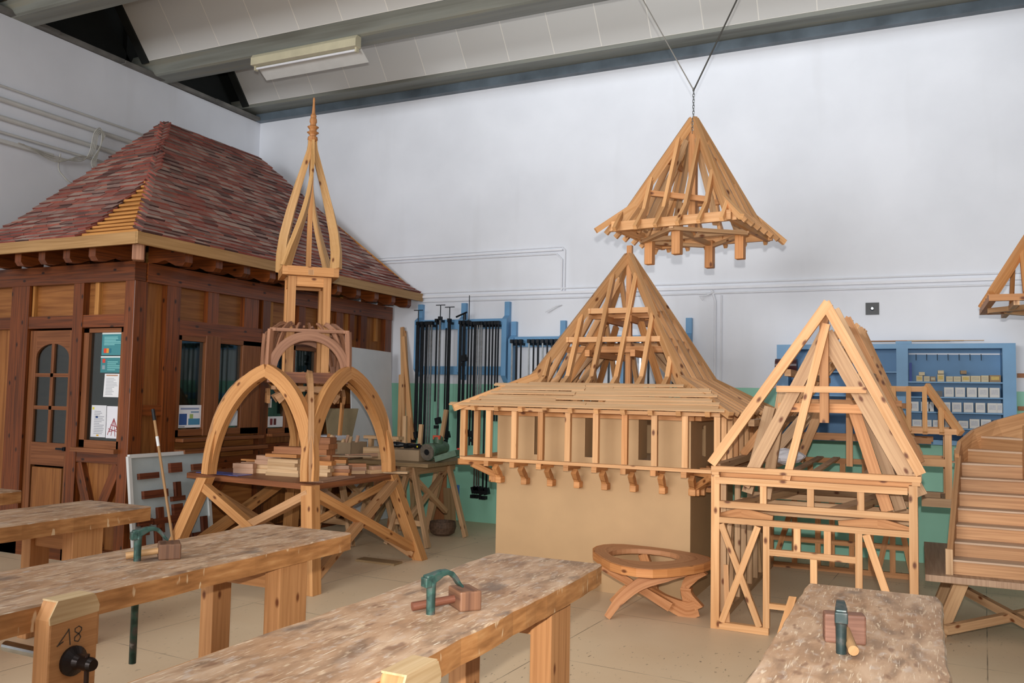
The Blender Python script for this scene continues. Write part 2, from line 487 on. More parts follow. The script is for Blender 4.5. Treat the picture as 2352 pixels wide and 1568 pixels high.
GLASS = glass_material('window_glass')
m, nt, b = newmat('roof_tiles'); L = nt.links
at = N(nt, 'Attribute', attribute_name='rnd')
r = ramp(nt, [(0, srgb('a5857a')), (.12, srgb('8c6c61')), (.24, srgb('b89c8e')), (.34, srgb('a0695c')), (.44, srgb('73524a')), (.5, srgb('8c463b')), (.66, srgb('70362d')), (.8, srgb('9a5546')), (.92, srgb('4c2c28')), (1, srgb('4c2c28'))]); r.color_ramp.interpolation = 'CONSTANT'
L.new(at.outputs['Fac'], r.inputs[0]); tc = N(nt, 'TexCoord'); n = N(nt, 'TexNoise', Scale=9.0, Detail=4.0); L.new(tc.outputs['Object'], n.inputs['Vector'])
r2 = ramp(nt, [(.3, (.75, .75, .75, 1)), (.7, (1.12, 1.12, 1.12, 1))]); L.new(n.outputs[0], r2.inputs[0])
L.new(mixc(nt, r.outputs[0], r2.outputs[0], .8, 'MULTIPLY'), b.inputs['Base Color']); b.inputs['Roughness'].default_value = .75
TILE = m
BATTEN = wood('roof_batten', 'c48a4a', '9c6630', knots=False)

WX = -8.50
K = thing('timber_kiosk', 'dark red-brown timber-framed kiosk with tiled hipped roof in the corner of the hall', 'kiosk', (-6.57, 5.65, 0))
kx, ky = -6.57, 5.65


def kb(name, x0, x1, y0, y1, z0, z1, mat=None, parent=K, bevel=0, label=None):
    g = G(); g.box(x0, x1, y0, y1, z0, z1); return part(parent, name, g, mat or DARK, bevel, label)


# --- south face (towards -y)
kb('corner_post', kx - .13, kx, ky, ky + .15, 0, 2.66, bevel=.006)
kb('wall_plate', -8.9, kx, ky - .01, ky + .12, 2.65, 2.83)
kb('wall_plate', kx - .12, kx + .012, ky + .13, 9.95, 2.65, 2.83)
kb('floor_plate', -8.9, kx - .13, ky, ky + .12, 0, .14)
for x0, x1 in ((-8.32, -8.05), (-7.40, -7.26)):
    kb('post', x0, x1, ky, ky + .13, 0.0 if x0 > -8.9 else 0.0, 2.65)
kb('rail', -8.05, -7.40, ky + .005, ky + .12, 2.22, 2.34)
kb('rail', -7.26, kx - .13, ky + .005, ky + .12, 2.22, 2.34)
kb('rail', -8.9, -8.32, ky + .005, ky + .12, 2.22, 2.34)
kb('rail', -7.26, kx - .13, ky + .005, ky + .12, .94, 1.04)
g = G(); g.bar((-7.25, ky + .05, .93), (-6.95, ky + .05, .14), .07, .11, (1, 0, 0)); part(K, 'brace', g, DARK)
g = G(); g.bar((-6.71, ky + .045, .93), (-7.10, ky + .045, .14), .07, .11, (1, 0, 0)); part(K, 'brace', g, DARK)
kb('wall_panel', -8.9, -8.87, ky + .12, 9.9, 0, 2.8, DARK2)
# infill panels
for a in ((-8.05, -7.40, 2.34, 2.65), (-7.26, -6.70, 2.34, 2.65), (-7.26, -6.70, .14, .94), (-8.88, -8.32, .14, 2.22), (-8.88, -8.32, 2.34, 2.65)):
    kb('wall_panel', a[0], a[1], ky + .07, ky + .10, a[2], a[3], DARK2)
g = G(); g.box(-7.14, -7.08, ky + .03, ky + .07, 2.34, 2.65); g.box(-6.73, -6.70, ky + .03, ky + .07, 2.34, 2.65); g.box(-8.04, -8.01, ky + .03, ky + .07, 2.34, 2.65); part(K, 'batten', g, BATTEN)
# door with arched glazing
gd = G()
dx0, dx1, dy = -8.04, -7.41, ky + .03
gd.box(dx0, dx0 + .10, dy, dy + .045, .12, 2.2); gd.box(dx1 - .05, dx1, dy, dy + .045, .12, 2.2)
gd.box(dx0 + .1, dx1 - .05, dy, dy + .045, .12, .22); gd.box(dx0 + .1, dx1 - .05, dy, dy + .045, .88, 1.10)
ax0, ax1 = dx0 + .10, dx1 - .05; cxa = (ax0 + ax1) / 2; rw = (ax1 - ax0) / 2
arc = [(cxa + rw * math.cos(t), 1.93 + .14 * math.sin(t)) for t in [PI * i / 12 for i in range(13)]]
gd.prism([(ax1, 2.2)] + arc[:] + [(ax0, 2.2)], (0, dy, 0), (1, 0, 0), (0, 0, 1), (0, .045, 0))
for zz in (1.44, 1.76): gd.box(ax0, ax1, dy + .002, dy + .04, zz - .018, zz + .018)
gd.box(cxa - .02, cxa + .02, dy + .002, dy + .04, 1.1, 2.07)
D = part(K, 'door', gd, DARK3)
g = G(); g.box(ax0, ax1, dy + .02, dy + .025, 1.1, 2.08); part(D, 'pane', g, GLASS)
g = G(); g.box(ax0 + .03, ax1 - .02, dy - .005, dy + .03, .24, .86); part(D, 'door_panel', g, DARK2, .008)
g = G(); g.lathe([(.02, 0), (.02, .03)], (dx1 - .03, dy, 1.05), (0, -1, 0)); g.bar((dx1 - .03, dy - .03, 1.05), (dx1 - .13, dy - .03, 1.05), .015, .02); part(D, 'handle', g, BLACKM)
# south window
g = G(); x0, x1, z0, z1 = -7.25, -6.71, 1.06, 2.21
g.box(x0, x0 + .07, ky + .02, ky + .09, z0, z1); g.box(x1 - .035, x1, ky + .02, ky + .09, z0, z1); g.box(x0, x1, ky + .02, ky + .09, z1 - .04, z1); g.box(x0, x1, ky + .02, ky + .09, z0, z0 + .09)
g.box(x0 - .03, x1 + .02, ky - .05, ky + .03, z0 - .02, z0 + .02)
Wn = part(K, 'window', g, DARK3)
g = G(); g.box(x0 + .06, x1 - .03, ky + .05, ky + .055, z0 + .08, z1 - .03); part(Wn, 'pane', g, GLASS)
# --- east face (towards +x)
ex = kx


def eb(name, y0, y1, z0, z1, d0=.13, d1=0.0, mat=None, parent=K, bevel=0):
    return kb(name, ex - d0, ex - d1, y0, y1, z0, z1, mat, parent, bevel)


eb('floor_plate', ky + .15, 9.95, 0, .14)
for y0, y1 in ((6.03, 6.20), (7.38, 7.50), (8.40, 8.50), (9.23, 9.36), (9.80, 9.95)): eb('post', y0, y1, 0, 2.65)
for y0, y1 in ((6.57, 6.72), (7.10, 7.32), (8.0, 8.12), (8.72, 8.86), (9.0, 9.1)): eb('post', y0, y1, 2.33, 2.65, .11, .01)
eb('rail', 6.20, 7.38, 2.18, 2.33, .12, .005); eb('rail', 7.50, 8.40, 2.18, 2.33, .12, .005)
eb('rail', ky + .15, 6.03, 1.39, 1.49, .10, .01); eb('rail', 8.50, 9.23, 1.4, 1.5, .10, .01)
eb('rail', 6.20, 7.38, .84, .95, .11, .01); eb('rail', 7.50, 8.40, .95, 1.06, .11, .01)
for a in ((5.80, 6.03, .14, 1.39), (5.80, 6.03, 1.49, 2.65), (6.20, 7.38, .14, 1.20), (6.20, 7.38, 2.33, 2.65), (7.50, 8.40, .14, 1.19), (7.50, 8.40, 2.33, 2.65), (8.50, 9.23, .14, 2.65), (9.36, 9.80, .14, 2.65)):
    eb('wall_panel', a[0], a[1], a[2], a[3], .10, .07, DARK2)
for y in (7.53, 8.98, 9.62): eb('batten', y, y + .05, 2.34, 2.65, .07, .035, BATTEN)
g = G(); g.bar((ex - .05, 7.0, .84), (ex - .05, 6.4, .14), .07, .11, (0, 1, 0)); part(K, 'brace', g, DARK)
g = G(); g.bar((ex - .05, 6.25, .84), (ex - .05, 6.75, .14), .07, .10, (0, 1, 0)); part(K, 'brace', g, DARK)
# window with two casements
g = G(); y0, y1, z0, z1 = 6.20, 7.38, 1.18, 2.20
g.box(ex - .09, ex - .01, y0, y0 + .05, z0, z1); g.box(ex - .09, ex - .01, y1 - .28, y1, z0, z1); g.box(ex - .09, ex - .01, y0, y1, z1 - .07, z1); g.box(ex - .09, ex - .01, y0, y1, z0, z0 + .07); g.box(ex - .09, ex, 6.56, 6.76, z0, z1)
Wn = part(K, 'window', g, DARK3, .004)
g = G(); g.box(ex - .05, ex - .045, y0 + .04, y1 - .27, z0 + .05, z1 - .05); part(Wn, 'pane', g, GLASS)
g = G(); g.box(ex - .02, ex + .10, y0 + .01, y1 - .02, 1.13, 1.165); part(Wn, 'window_sill', g, DARK3, .004)
g = G(); g.box(ex - .02, ex + .14, y0, y1, 1.02, 1.06); part(Wn, 'ledge', g, DARK3, .004)
g = G(); y0, y1, z0, z1 = 7.50, 8.40, 1.16, 2.20
g.box(ex - .09, ex - .01, y0, y0 + .03, z0, z1); g.box(ex - .09, ex - .01, 7.82, 7.96, z0, z1); g.box(ex - .09, ex - .01, y1 - .05, y1, z0, z1); g.box(ex - .09, ex - .01, y0, y1, z1 - .07, z1); g.box(ex - .09, ex - .01, y0, y1, z0, z0 + .07)
Wn = part(K, 'window', g, DARK3)
g = G(); g.box(ex - .05, ex - .045, y0 + .03, y1 - .04, z0 + .05, z1 - .05); part(Wn, 'pane', g, GLASS)
g = G(); g.box(ex - .02, ex + .08, y0 + .01, y1 - .02, 1.14, 1.17); part(Wn, 'window_sill', g, DARK3)
# interior lining that is seen darkly through the panes, and hanging curtains
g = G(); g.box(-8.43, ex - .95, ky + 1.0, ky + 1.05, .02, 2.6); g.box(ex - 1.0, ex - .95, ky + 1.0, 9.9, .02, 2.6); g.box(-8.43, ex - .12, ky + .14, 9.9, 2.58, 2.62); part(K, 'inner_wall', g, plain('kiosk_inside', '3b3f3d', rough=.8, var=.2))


def curtain(y0, y1, z0, z1, x):
    n = int((y1 - y0) / .02); g = G()
    p = [V((x + .012 * math.sin(i * 1.3), y0 + (y1 - y0) * i / n, 0)) for i in range(n + 1)]
    for i in range(n): g.face([p[i] + V((0, 0, z0)), p[i + 1] + V((0, 0, z0)), p[i + 1] + V((0, 0, z1)), p[i] + V((0, 0, z1))])
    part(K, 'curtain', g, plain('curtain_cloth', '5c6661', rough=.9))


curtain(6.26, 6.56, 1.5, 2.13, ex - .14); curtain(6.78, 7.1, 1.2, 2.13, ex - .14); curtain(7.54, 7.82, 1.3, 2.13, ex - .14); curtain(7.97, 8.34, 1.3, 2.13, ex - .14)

# --- roof
EZ = 2.985; A = 2.37
E0 = V((-6.12, 5.27, 0))


def rz_(a):
    k = .55
    if a < k: return EZ + a * .60 + .11 * (a / k) ** 2 * k
    z0_ = EZ + k * .60 + .11 * k
    return z0_ + (a - k) * ((4.96 - z0_) / (A - k))


def yR(a): return 9.97 - a / A * .67


sides = {'s': (V((-1, 0, 0)), V((0, 1, 0))), 'e': (V((0, 1, 0)), V((-1, 0, 0)))}
NC = 31


def slopept(side, a, u, lift=0.0):
    al, inn = sides[side]
    p = E0 + al * u + inn * a; p.z = rz_(a) + lift
    return p


for side in ('s', 'e'):
    al, inn = sides[side]; g = G(); gb = G(); gk = G()
    for k in range(NC):
        a0 = A * k / NC; a1 = A * (k + 1.55) / NC
        a1 = min(a1, A)
        umin = a0 + .02
        if side == 's': umax = 2.40 + random.uniform(-.015, .02)  # verge on the far side
        else: umax = yR(a0) - 5.27
        gap = 0.0
        if side == 's':
            if a0 < 1.12: gap = .80 * (1 - a0 / 1.12) + random.uniform(-.03, .03)
            elif 1.5 < a0 < 1.8: gap = .05
        else: gap = .06 if 1.45 < a0 < 1.8 else .02
        # tiling batten
        pa = slopept(side, a0 + .012, umin, .004); pb = slopept(side, a0 + .012, umax, .004)
        gb.bar(pa, pb, .028, .022, V((0, 0, 1)))
        u = umin + max(gap, 0)
        tw = .19; first = True
        u -= random.uniform(0, .0)
        rowj = random.uniform(-.4, .4) * tw
        while u < umax - .01:
            u2 = u + (tw + (rowj if first else 0)); first = False
            u2 = min(u2, umax + (random.uniform(-.03, .01) if side == 'e' else 0))
            if u2 - u > .02:
                pass
                th = .020; l0 = .022 + random.uniform(0, .010); l1 = random.uniform(.0, .004); j = random.uniform(-.003, .003); ca = random.uniform(-.004, .004)
                q = [slopept(side, a0 + j, u + .002, l0 + th), slopept(side, a0 + j, u2 - .002, l0 + th + ca), slopept(side, a1, u2 - .002, l1 + th + ca), slopept(side, a1, u + .002, l1 + th)]
                c = (q[0] + q[1] + q[2] + q[3]) / 4
                az = (q[1] - q[0]).cross(q[3] - q[0]).normalized()
                if az.z < 0: az = -az
                g.hexa(c - az * th / 2, (q[1] - q[0] + q[2] - q[3]) / 4, (q[3] - q[0] + q[2] - q[1]) / 4, az * th / 2)
                top = random.uniform(0, .49); g.rnd[-6:] = [.5 + .5 * random.random()] * 6; g.rnd[-5] = top
            u = u2
    part(K, 'tile_slope', g, TILE)
    part(K, 'tiling_battens', gb, BATTEN)
    # boarding below the tiles
    gd = G(); steps = [0, .2, .4, .55, 1.0, 1.6, A]
    for i in range(len(steps) - 1):
        a, b_ = steps[i], steps[i + 1]
        ua = 2.385 if side == 's' else yR(a) - 5.27; ub = 2.385 if side == 's' else yR(b_) - 5.27
        q = [slopept(side, a, a + .01, -.012), slopept(side, a, max(ua, a + .02), -.012), slopept(side, b_, max(ub, b_ + .02), -.012), slopept(side, b_, b_ + .01, -.012)]
        gd.face(q if side == 'e' else q[::-1]); d = V((0, 0, -.03)); gd.face([p + d for p in (q[::-1] if side == 'e' else q)])
        gd.face([q[0], q[0] + d, q[1] + d, q[1]])
    part(K, 'roof_boarding', gd, BATTEN)
# west half (faces the hall wall) and the closing hip at the back
g = G()
p1 = slopept('e', A, 2.37, 0); p2 = slopept('e', A, yR(A) - 5.27, 0)
g.face([p2, slopept('e', 0, yR(0) - 5.27, 0), V((WX, 9.97, EZ))])
g.prism([(5.32, EZ - .03)] + [(5.27 + a_, rz_(a_) - .04) for a_ in (.2, .4, .55, 1.2, 1.8, A)] + [(p2.y, p2.z - .04), (9.94, EZ - .03)], (WX + .03, 0, 0), (0, 1, 0), (0, 0, 1), (.02, 0, 0))
part(K, 'roof_back', g, BATTEN)
g = G(); g.box(WX - .01, -6.10, 5.235, 5.265, 2.90, 3.005); g.prism([(0, 0), (.0, 0)], (0, 0, 0), (1, 0, 0), (0, 0, 1), (0, 0, .01)) if False else None
part(K, 'fascia', g, FASCIA)
g = G(); g.box(-6.115, -6.085, 5.235, 9.96, 2.90, 3.005); part(K, 'fascia', g, FASCIA)


def tail(side, u):
    al, inn = sides[side]; o = E0 + al * u
    prof = [(.04, 2.905), (.04, 2.83), (.07, 2.795), (.16, 2.80), (.30, 2.86), (.40, 2.84), (.52, 2.84), (.52, 3.2), (.40, 3.14), (.04, 2.96)]
    g = G(); g.prism([(a, z) for a, z in prof], (o.x, o.y, 0) - V((0, 0, 0)) if False else V((o.x, o.y, 0)) - al * .045, inn, V((0, 0, 1)), al * .09)
    part(K, 'rafter_tail', g, DARK)


for i in range(6): tail('s', .62 + i * .34)
for i in range(11): tail('e', .62 + i * .385)
g = G(); g.hexa(E0 + V((-.09, .09, 2.86)), V((.035, .035, 0)), V((-.035, .035, 0)) * 1.2, V((0, 0, .09))); g.bar(E0 + V((-.08, .08, 2.92)), E0 + V((-.5, .5, 3.08)), .09, .1)
part(K, 'hip_rafter', g, WALNUT, .008)

# --- papers stuck inside the windows
def sheet(name, label, cat, o, ex_, ez_, col, marks, group=None, th=.0015):
    """flat printed sheet: o = lower left corner, ex_/ez_ = edge vectors; marks = (u0,u1,v0,v1,color)"""
    o = V(o); ex_ = V(ex_); ez_ = V(ez_); n = ex_.cross(ez_).normalized()
    g = G(); g.hexa(o + ex_ / 2 + ez_ / 2, ex_ / 2, ez_ / 2, n * th / 2)
    s = solo(name, label, cat, g, plain('paper_' + col, col, rough=.8, var=.02), loc=o, group=group); OFF[s.name] = o
    bycol = {}
    for u0, u1, v0, v1, c in marks:
        bycol.setdefault(c, G()).hexa(o + ex_ * (u0 + u1) / 2 + ez_ * (v0 + v1) / 2 + n * (th / 2 + .0006), ex_ * (u1 - u0) / 2, ez_ * (v1 - v0) / 2, n * .0005)
    for c, gg in bycol.items(): part(s, 'print', gg, plain('ink_' + c, c, rough=.8, var=.02))
    return s


def lines(v0, v1, n, c, u0=.1, u1=.9, seed=1):
    rr = random.Random(seed); return [(u0, u0 + (u1 - u0) * rr.uniform(.5, 1), v0 + (v1 - v0) * i / n, v0 + (v1 - v0) * (i + .4) / n, c) for i in range(n)]


sy = ky + .046
sheet('poster', 'teal printed notice at the top of the kiosk front window', 'notice', (-7.03, sy, 1.955), (.31, 0, 0), (0, 0, .215), '44858c', [(0, 1, .93, 1, 'dfe8e6'), (.1, .22, .1, .3, 'd8452e'), (.22, .32, .1, .3, 'd8963a'), (.32, .42, .1, .3, '2f6f80'), (.84, .95, .06, .2, 'c02e3c')] + lines(.45, .85, 6, '8fcccb'), 'teal notices in the kiosk window')
sheet('poster', 'teal printed notice second from the top in the kiosk front window', 'notice', (-7.035, sy, 1.79), (.31, 0, 0), (0, 0, .155), '417f84', [(0, 1, .92, 1, 'dfe8e6'), (.08, .2, .6, .85, 'c9453a'), (.08, .2, .2, .45, '8b98a0'), (.84, .94, .06, .2, 'c02e3c')] + lines(.15, .75, 5, '83c2c0', .3), 'teal notices in the kiosk window')
sheet('paper_sheet', 'white typed sheet below the teal notices in the kiosk front window', 'paper', (-6.98, sy, 1.56), (.22, 0, 0), (.01, 0, .22), 'dfdfe0', [(.1, .8, .9, .96, 'b48a70')] + lines(.1, .85, 12, 'a9abb0', .12, .85, 4))
sheet('paper_sheet', 'typed sheet at the lower left of the kiosk front window', 'paper', (-7.125, sy, 1.18), (.20, 0, 0), (0, 0, .30), 'd5d5d8', [(.05, .18, .86, .94, 'd7c94a'), (.3, .45, .6, .66, '33508c'), (.4, .55, .03, .08, 'd0a030')] + lines(.1, .85, 14, '9a9ca3', .2, .9, 5))
s = sheet('paper_sheet', 'drawing of a red timber roof at the lower right of the kiosk front window', 'drawing', (-6.918, sy, 1.175), (.20, 0, 0), (0, 0, .30), 'dcdbe0', [])
g = G(); a = V((-6.918, sy - .0015, 1.175))
for q in ((.5, .62, .1, .1), (.5, .62, .9, .1), (.5, .62, .35, .08), (.5, .62, .62, .06), (.2, .2, .85, .3), (.15, .3, .9, .18), (.3, .42, .75, .36), (.5, .62, .22, .22), (.5, .62, .78, .2)):
    g.bar(a + V((q[0] * .2, 0, q[1] * .3)), a + V((q[2] * .2, 0, q[3] * .3)), .001, .007, (1, 0, 0))
part(s, 'print', g, plain('ink_roof', '9c4a52', rough=.8))
xx = ex - .034
sheet('poster', 'white flyer with two blue pictures in the side window of the kiosk', 'flyer', (xx, 6.26, 1.265), (0, .30, 0), (0, 0, .225), 'e2e5ea', [(.05, .38, .12, .62, '35558f'), (.45, .95, .12, .4, '4a86a8'), (.5, .65, .4, .6, '9db36a'), (.1, .9, .8, .88, '8a97b5'), (.55, .9, .66, .72, '6f8fb0'), (.05, .3, .03, .06, '555b66')])
sheet('paper_sheet', 'blank white paper behind the second casement of the kiosk side window', 'paper', (xx, 6.95, 1.27), (0, .13, 0), (0, 0, .16), 'cfd3d6', [])
sheet('paper_sheet', 'small plain paper high in the far side window of the kiosk', 'paper', (xx, 7.54, 1.46), (0, .07, 0), (0, 0, .10), 'd8d4cc', [])
sheet('card', 'white card with dark red pictures propped in the far side window of the kiosk', 'card', (xx, 7.54, 1.24), (0, .27, 0), (0, 0, .12), 'dadadc', [(.2, .36, .2, .8, '7c3a3c'), (.42, .58, .2, .8, '5a2c2c')])
# ---------------------------------------------------------------- carpenter's benches
def bench_top_mat():
    m, nt, b = newmat('worn_bench'); L = nt.links
    tc = N(nt, 'TexCoord'); P = tc.outputs['Object']; oi = N(nt, 'ObjectInfo')
    ad = N(nt, 'VectorMath', operation='ADD'); L.new(P, ad.inputs[0]); sc = N(nt, 'VectorMath', operation='SCALE'); L.new(oi.outputs['Location'], sc.inputs[0]); sc.inputs['Scale'].default_value = 3.7; L.new(sc.outputs[0], ad.inputs[1]); P = ad.outputs[0]
    n = N(nt, 'TexNoise', Scale=1.0, Detail=6.0, Distortion=.5); L.new(mp(nt, P, (14, 4.5, 12)), n.inputs['Vector'])
    r = ramp(nt, [(.3, srgb('806650')), (.5, srgb('ad8b6d')), (.66, srgb('c6a688'))]); L.new(n.outputs[0], r.inputs[0]); c = r.outputs[0]
    n1 = N(nt, 'TexNoise', Scale=2.3, Detail=4.0); L.new(P, n1.inputs['Vector'])
    r1 = ramp(nt, [(.42, (0, 0, 0, 1)), (.62, (.45, .45, .45, 1))]); L.new(n1.outputs[0], r1.inputs[0]); c = mixc(nt, c, srgb('a87a52'), r1.outputs[0])
    # bright chips and cuts in two directions
    for sx, sy, rz, lo, hi, col, amt in ((55, 12, .12, .60, .70, 'd9bf9f', .7), (110, 12, 1.1, .63, .70, 'e6d0b2', .75), (160, 7, -.25, .66, .70, 'ecdcc4', .8), (30, 16, .4, .58, .74, 'c4b5a8', .6), (14, 5, .9, .60, .75, 'c8b6a6', .45)):
        n2 = N(nt, 'TexNoise', Scale=1.0, Detail=3.0, Distortion=.4); L.new(mp(nt, P, (sx, sy, 20), (0, 0, rz)), n2.inputs['Vector'])
        r2 = ramp(nt, [(lo, (0, 0, 0, 1)), (hi, (amt, amt, amt, 1))]); L.new(n2.outputs[0], r2.inputs[0]); c = mixc(nt, c, srgb(col), r2.outputs[0])
    # dark stains
    n3 = N(nt, 'TexNoise', Scale=1.0, Detail=4.0); L.new(mp(nt, P, (5, 3, 6), (0, 0, .3)), n3.inputs['Vector'])
    r3 = ramp(nt, [(.60, (0, 0, 0, 1)), (.70, (.7, .7, .7, 1))]); L.new(n3.outputs[0], r3.inputs[0]); c = mixc(nt, c, srgb('5a5049'), r3.outputs[0])
    n4 = N(nt, 'TexNoise', Scale=1.0, Detail=2.0); L.new(mp(nt, P, (22, 7, 6)), n4.inputs['Vector'])
    r4 = ramp(nt, [(.62, (0, 0, 0, 1)), (.7, (.7, .7, .7, 1))]); L.new(n4.outputs[0], r4.inputs[0]); c = mixc(nt, c, srgb('7a563e'), r4.outputs[0])
    # the edges of the slab are browner
    ge = N(nt, 'NewGeometry'); sx_ = N(nt, 'SeparateXYZ'); L.new(ge.outputs['Normal'], sx_.inputs[0])
    lt = N(nt, 'Math', operation='LESS_THAN'); L.new(sx_.outputs[2], lt.inputs[0]); lt.inputs[1].default_value = .5
    n5 = N(nt, 'TexNoise', Scale=1.0, Detail=4.0); L.new(mp(nt, P, (8, 6, 40)), n5.inputs['Vector'])
    r5 = ramp(nt, [(.3, srgb('8f5f34')), (.55, srgb('b07a48')), (.75, srgb('c4925e'))]); L.new(n5.outputs[0], r5.inputs[0])
    n6 = N(nt, 'TexNoise', Scale=1.0, Detail=2.0); L.new(mp(nt, P, (40, 26, 9), (.5, 0, 0)), n6.inputs['Vector'])
    r6 = ramp(nt, [(.66, (0, 0, 0, 1)), (.72, (.8, .8, .8, 1))]); L.new(n6.outputs[0], r6.inputs[0]); ce = mixc(nt, r5.outputs[0], srgb('dcc09a'), r6.outputs[0])
    c = mixc(nt, c, ce, lt.outputs[0])
    L.new(c, b.inputs['Base Color']); b.inputs['Roughness'].default_value = .5
    bm = N(nt, 'Bump'); bm.inputs['Strength'].default_value = .35; bm.inputs['Distance'].default_value = .004; L.new(n.outputs[0], bm.inputs['Height']); L.new(bm.outputs[0], b.inputs['Normal'])
    return m


BT = bench_top_mat()
BLEG = wood('bench_leg', 'c08c5c', 'a9774a', var=.12)
HT = .84; TH = .095


def slab(g, x0, x1, y0, y1, z0, z1, wob=.006):
    """bench slab with slightly worn, wavy edges"""
    n = 28; rr = random.Random(int((x0 + 20) * 100))
    L_ = [(x0 + rr.uniform(-wob, wob), y0 + (y1 - y0) * i / n) for i in range(n + 1)]; R_ = [(x1 + rr.uniform(-wob, wob), y0 + (y1 - y0) * i / n) for i in range(n + 1)]
    R_[-1] = (x1 - .012, y1); L_[-1] = (x0 + .006, y1)
    ch = .007
    for i in range(n):
        a, b_, c, d = L_[i], R_[i], R_[i + 1], L_[i + 1]
        zt = z1
        g.face([(a[0] + ch, a[1], zt), (b_[0] - ch, b_[1], zt), (c[0] - ch, c[1], zt), (d[0] + ch, d[1], zt)])
        g.face([(b_[0] - ch, b_[1], zt), (b_[0], b_[1], zt - ch), (c[0], c[1], zt - ch), (c[0] - ch, c[1], zt)])
        g.face([(b_[0], b_[1], zt - ch), (b_[0], b_[1], z0), (c[0], c[1], z0), (c[0], c[1], zt - ch)])
        g.face([(a[0], a[1], z0), (d[0], d[1], z0), (c[0], c[1], z0), (b_[0], b_[1], z0)])
        g.face([(a[0], a[1], z0), (a[0], a[1], zt - ch), (d[0], d[1], zt - ch), (d[0], d[1], z0)])
        g.face([(a[0], a[1], zt - ch), (a[0] + ch, a[1], zt), (d[0] + ch, d[1], zt), (d[0], d[1], zt - ch)])
    a, b_ = L_[0], R_[0]; g.face([(a[0], y0, z0), (b_[0], y0, z0), (b_[0], y0, z1 - ch), (b_[0] - ch, y0, z1), (a[0] + ch, y0, z1), (a[0], y0, z1 - ch)])
    a, b_ = L_[-1], R_[-1]; g.face([(b_[0], y1, z0), (a[0], y1, z0), (a[0], y1, z1 - ch), (a[0] + ch, y1, z1), (b_[0] - ch, y1, z1), (b_[0], y1, z1 - ch)])


def bench(label, x0, x1, yn, yf, jaw=None, num=None, tray=None, legy=.52):
    """x0..x1 wide, from yn to the far end yf"""
    cx = (x0 + x1) / 2; T = thing('workbench', label, 'workbench', (cx, (yn + yf) / 2, 0), group='long timber workbenches')
    g = G(); slab(g, x0, x1, yn, yf, HT - TH, HT); part(T, 'benchtop', g, BT)
    ya = yf - legy; yb = yn + .35
    for (a, b_) in ((ya, ya + .14), (yb, yb + .14)):
        for s, (u0, u1) in ((1, (x1 - .13, x1 - .03)), (-1, (x0 + .03, x0 + .12))):
            aa = a - (.06 if s > 0 else 0)
            g = G(); g.box(u0, u1, aa, b_ + (.02 if s > 0 else 0), 0, HT - TH); part(T, 'leg', g, BLEG, .004)
        g = G(); g.box(x0 + .12, x1 - .13, a + .03, a + .09, .60, .70); part(T, 'stretcher', g, BLEG)
        g = G(); g.box(x0 + .12, x1 - .13, a + .03, a + .09, .10, .20); part(T, 'stretcher', g, BLEG)
    if jaw:
        j0, j1, xo = jaw
        g = G(); g.prism([(j0, .03), (j1, .03), (j1 + .005, .80), (j1 - .015, .848), (j0 + .03, .855), (j0, .79)], (xo, 0, 0), (0, 1, 0), (0, 0, 1), (.085, 0, 0))
        J = part(T, 'vise_jaw', g, BLEG, .008)
        g = G(); g.prism([(j0 + .002, .775), (j1 + .003, .785), (j1 + .006, .81), (j1 - .014, .851), (j0 + .03, .858), (j0 - .001, .80)], (xo + .080, 0, 0), (0, 1, 0), (0, 0, 1), (.0065, 0, 0)); g.box(xo, xo + .086, j0 + .03, j1 - .02, .852, .8585)
        part(J, 'worn_patch', g, wood('worn_pale', 'cbb089', 'b89a70', knots=False, var=.02), label='pale freshly planed top of the jaw')
        cy_ = (j0 + j1) / 2 - .0
        g = G(); g.lathe([(.055, 0), (.055, .012), (.03, .03), (.022, .05), (.026, .055), (.026, .10), (.02, .115)], (xo + .085, cy_, .625), (1, 0, 0), 24); part(J, 'screw_hub', g, plain('vise_iron', '2c2523', rough=.35, metal=.7), smooth=False)
        g = G(); g.tube([(xo + .165, cy_, .66), (xo + .165, cy_, .36)], .009, 10); part(J, 'vise_handle', g, plain('vise_bar', '3b2c26', rough=.35, metal=.6))
        g = G(); g.tube([(xo - .30, cy_, .625), (xo, cy_, .625)], .02, 14); part(J, 'vise_screw', g, STEEL)
        if num:
            g = G(); xs = xo + .0865
            def st(pts): g.sweep([(xs, j0 + .095 + a * .1, .695 + b_ * .085) for a, b_ in pts], .0012, .0035, (0, 1, 0))
            st([(-.55, .05), (-.2, .5), (-.14, .62)]); st([(-.14, .62), (-.06, -.1)]); st([(-.62, -.02), (-.35, .12)])
            st([(.4, .52), (.28, .62), (.12, .55), (.12, .42), (.3, .28), (.38, .12), (.28, -.05), (.12, .02), (.12, .18), (.3, .3), (.4, .42), (.4, .52)])
            part(J, 'pencilled_number', g, plain('pencil', '3a332c', rough=.8))
    if tray:
        g = G(); g.box(x0 - .13, x0 - .005, yn, tray, HT - .10, HT - .055); part(T, 'side_board', g, PINE_R, label='lower board along the left edge')
    return T


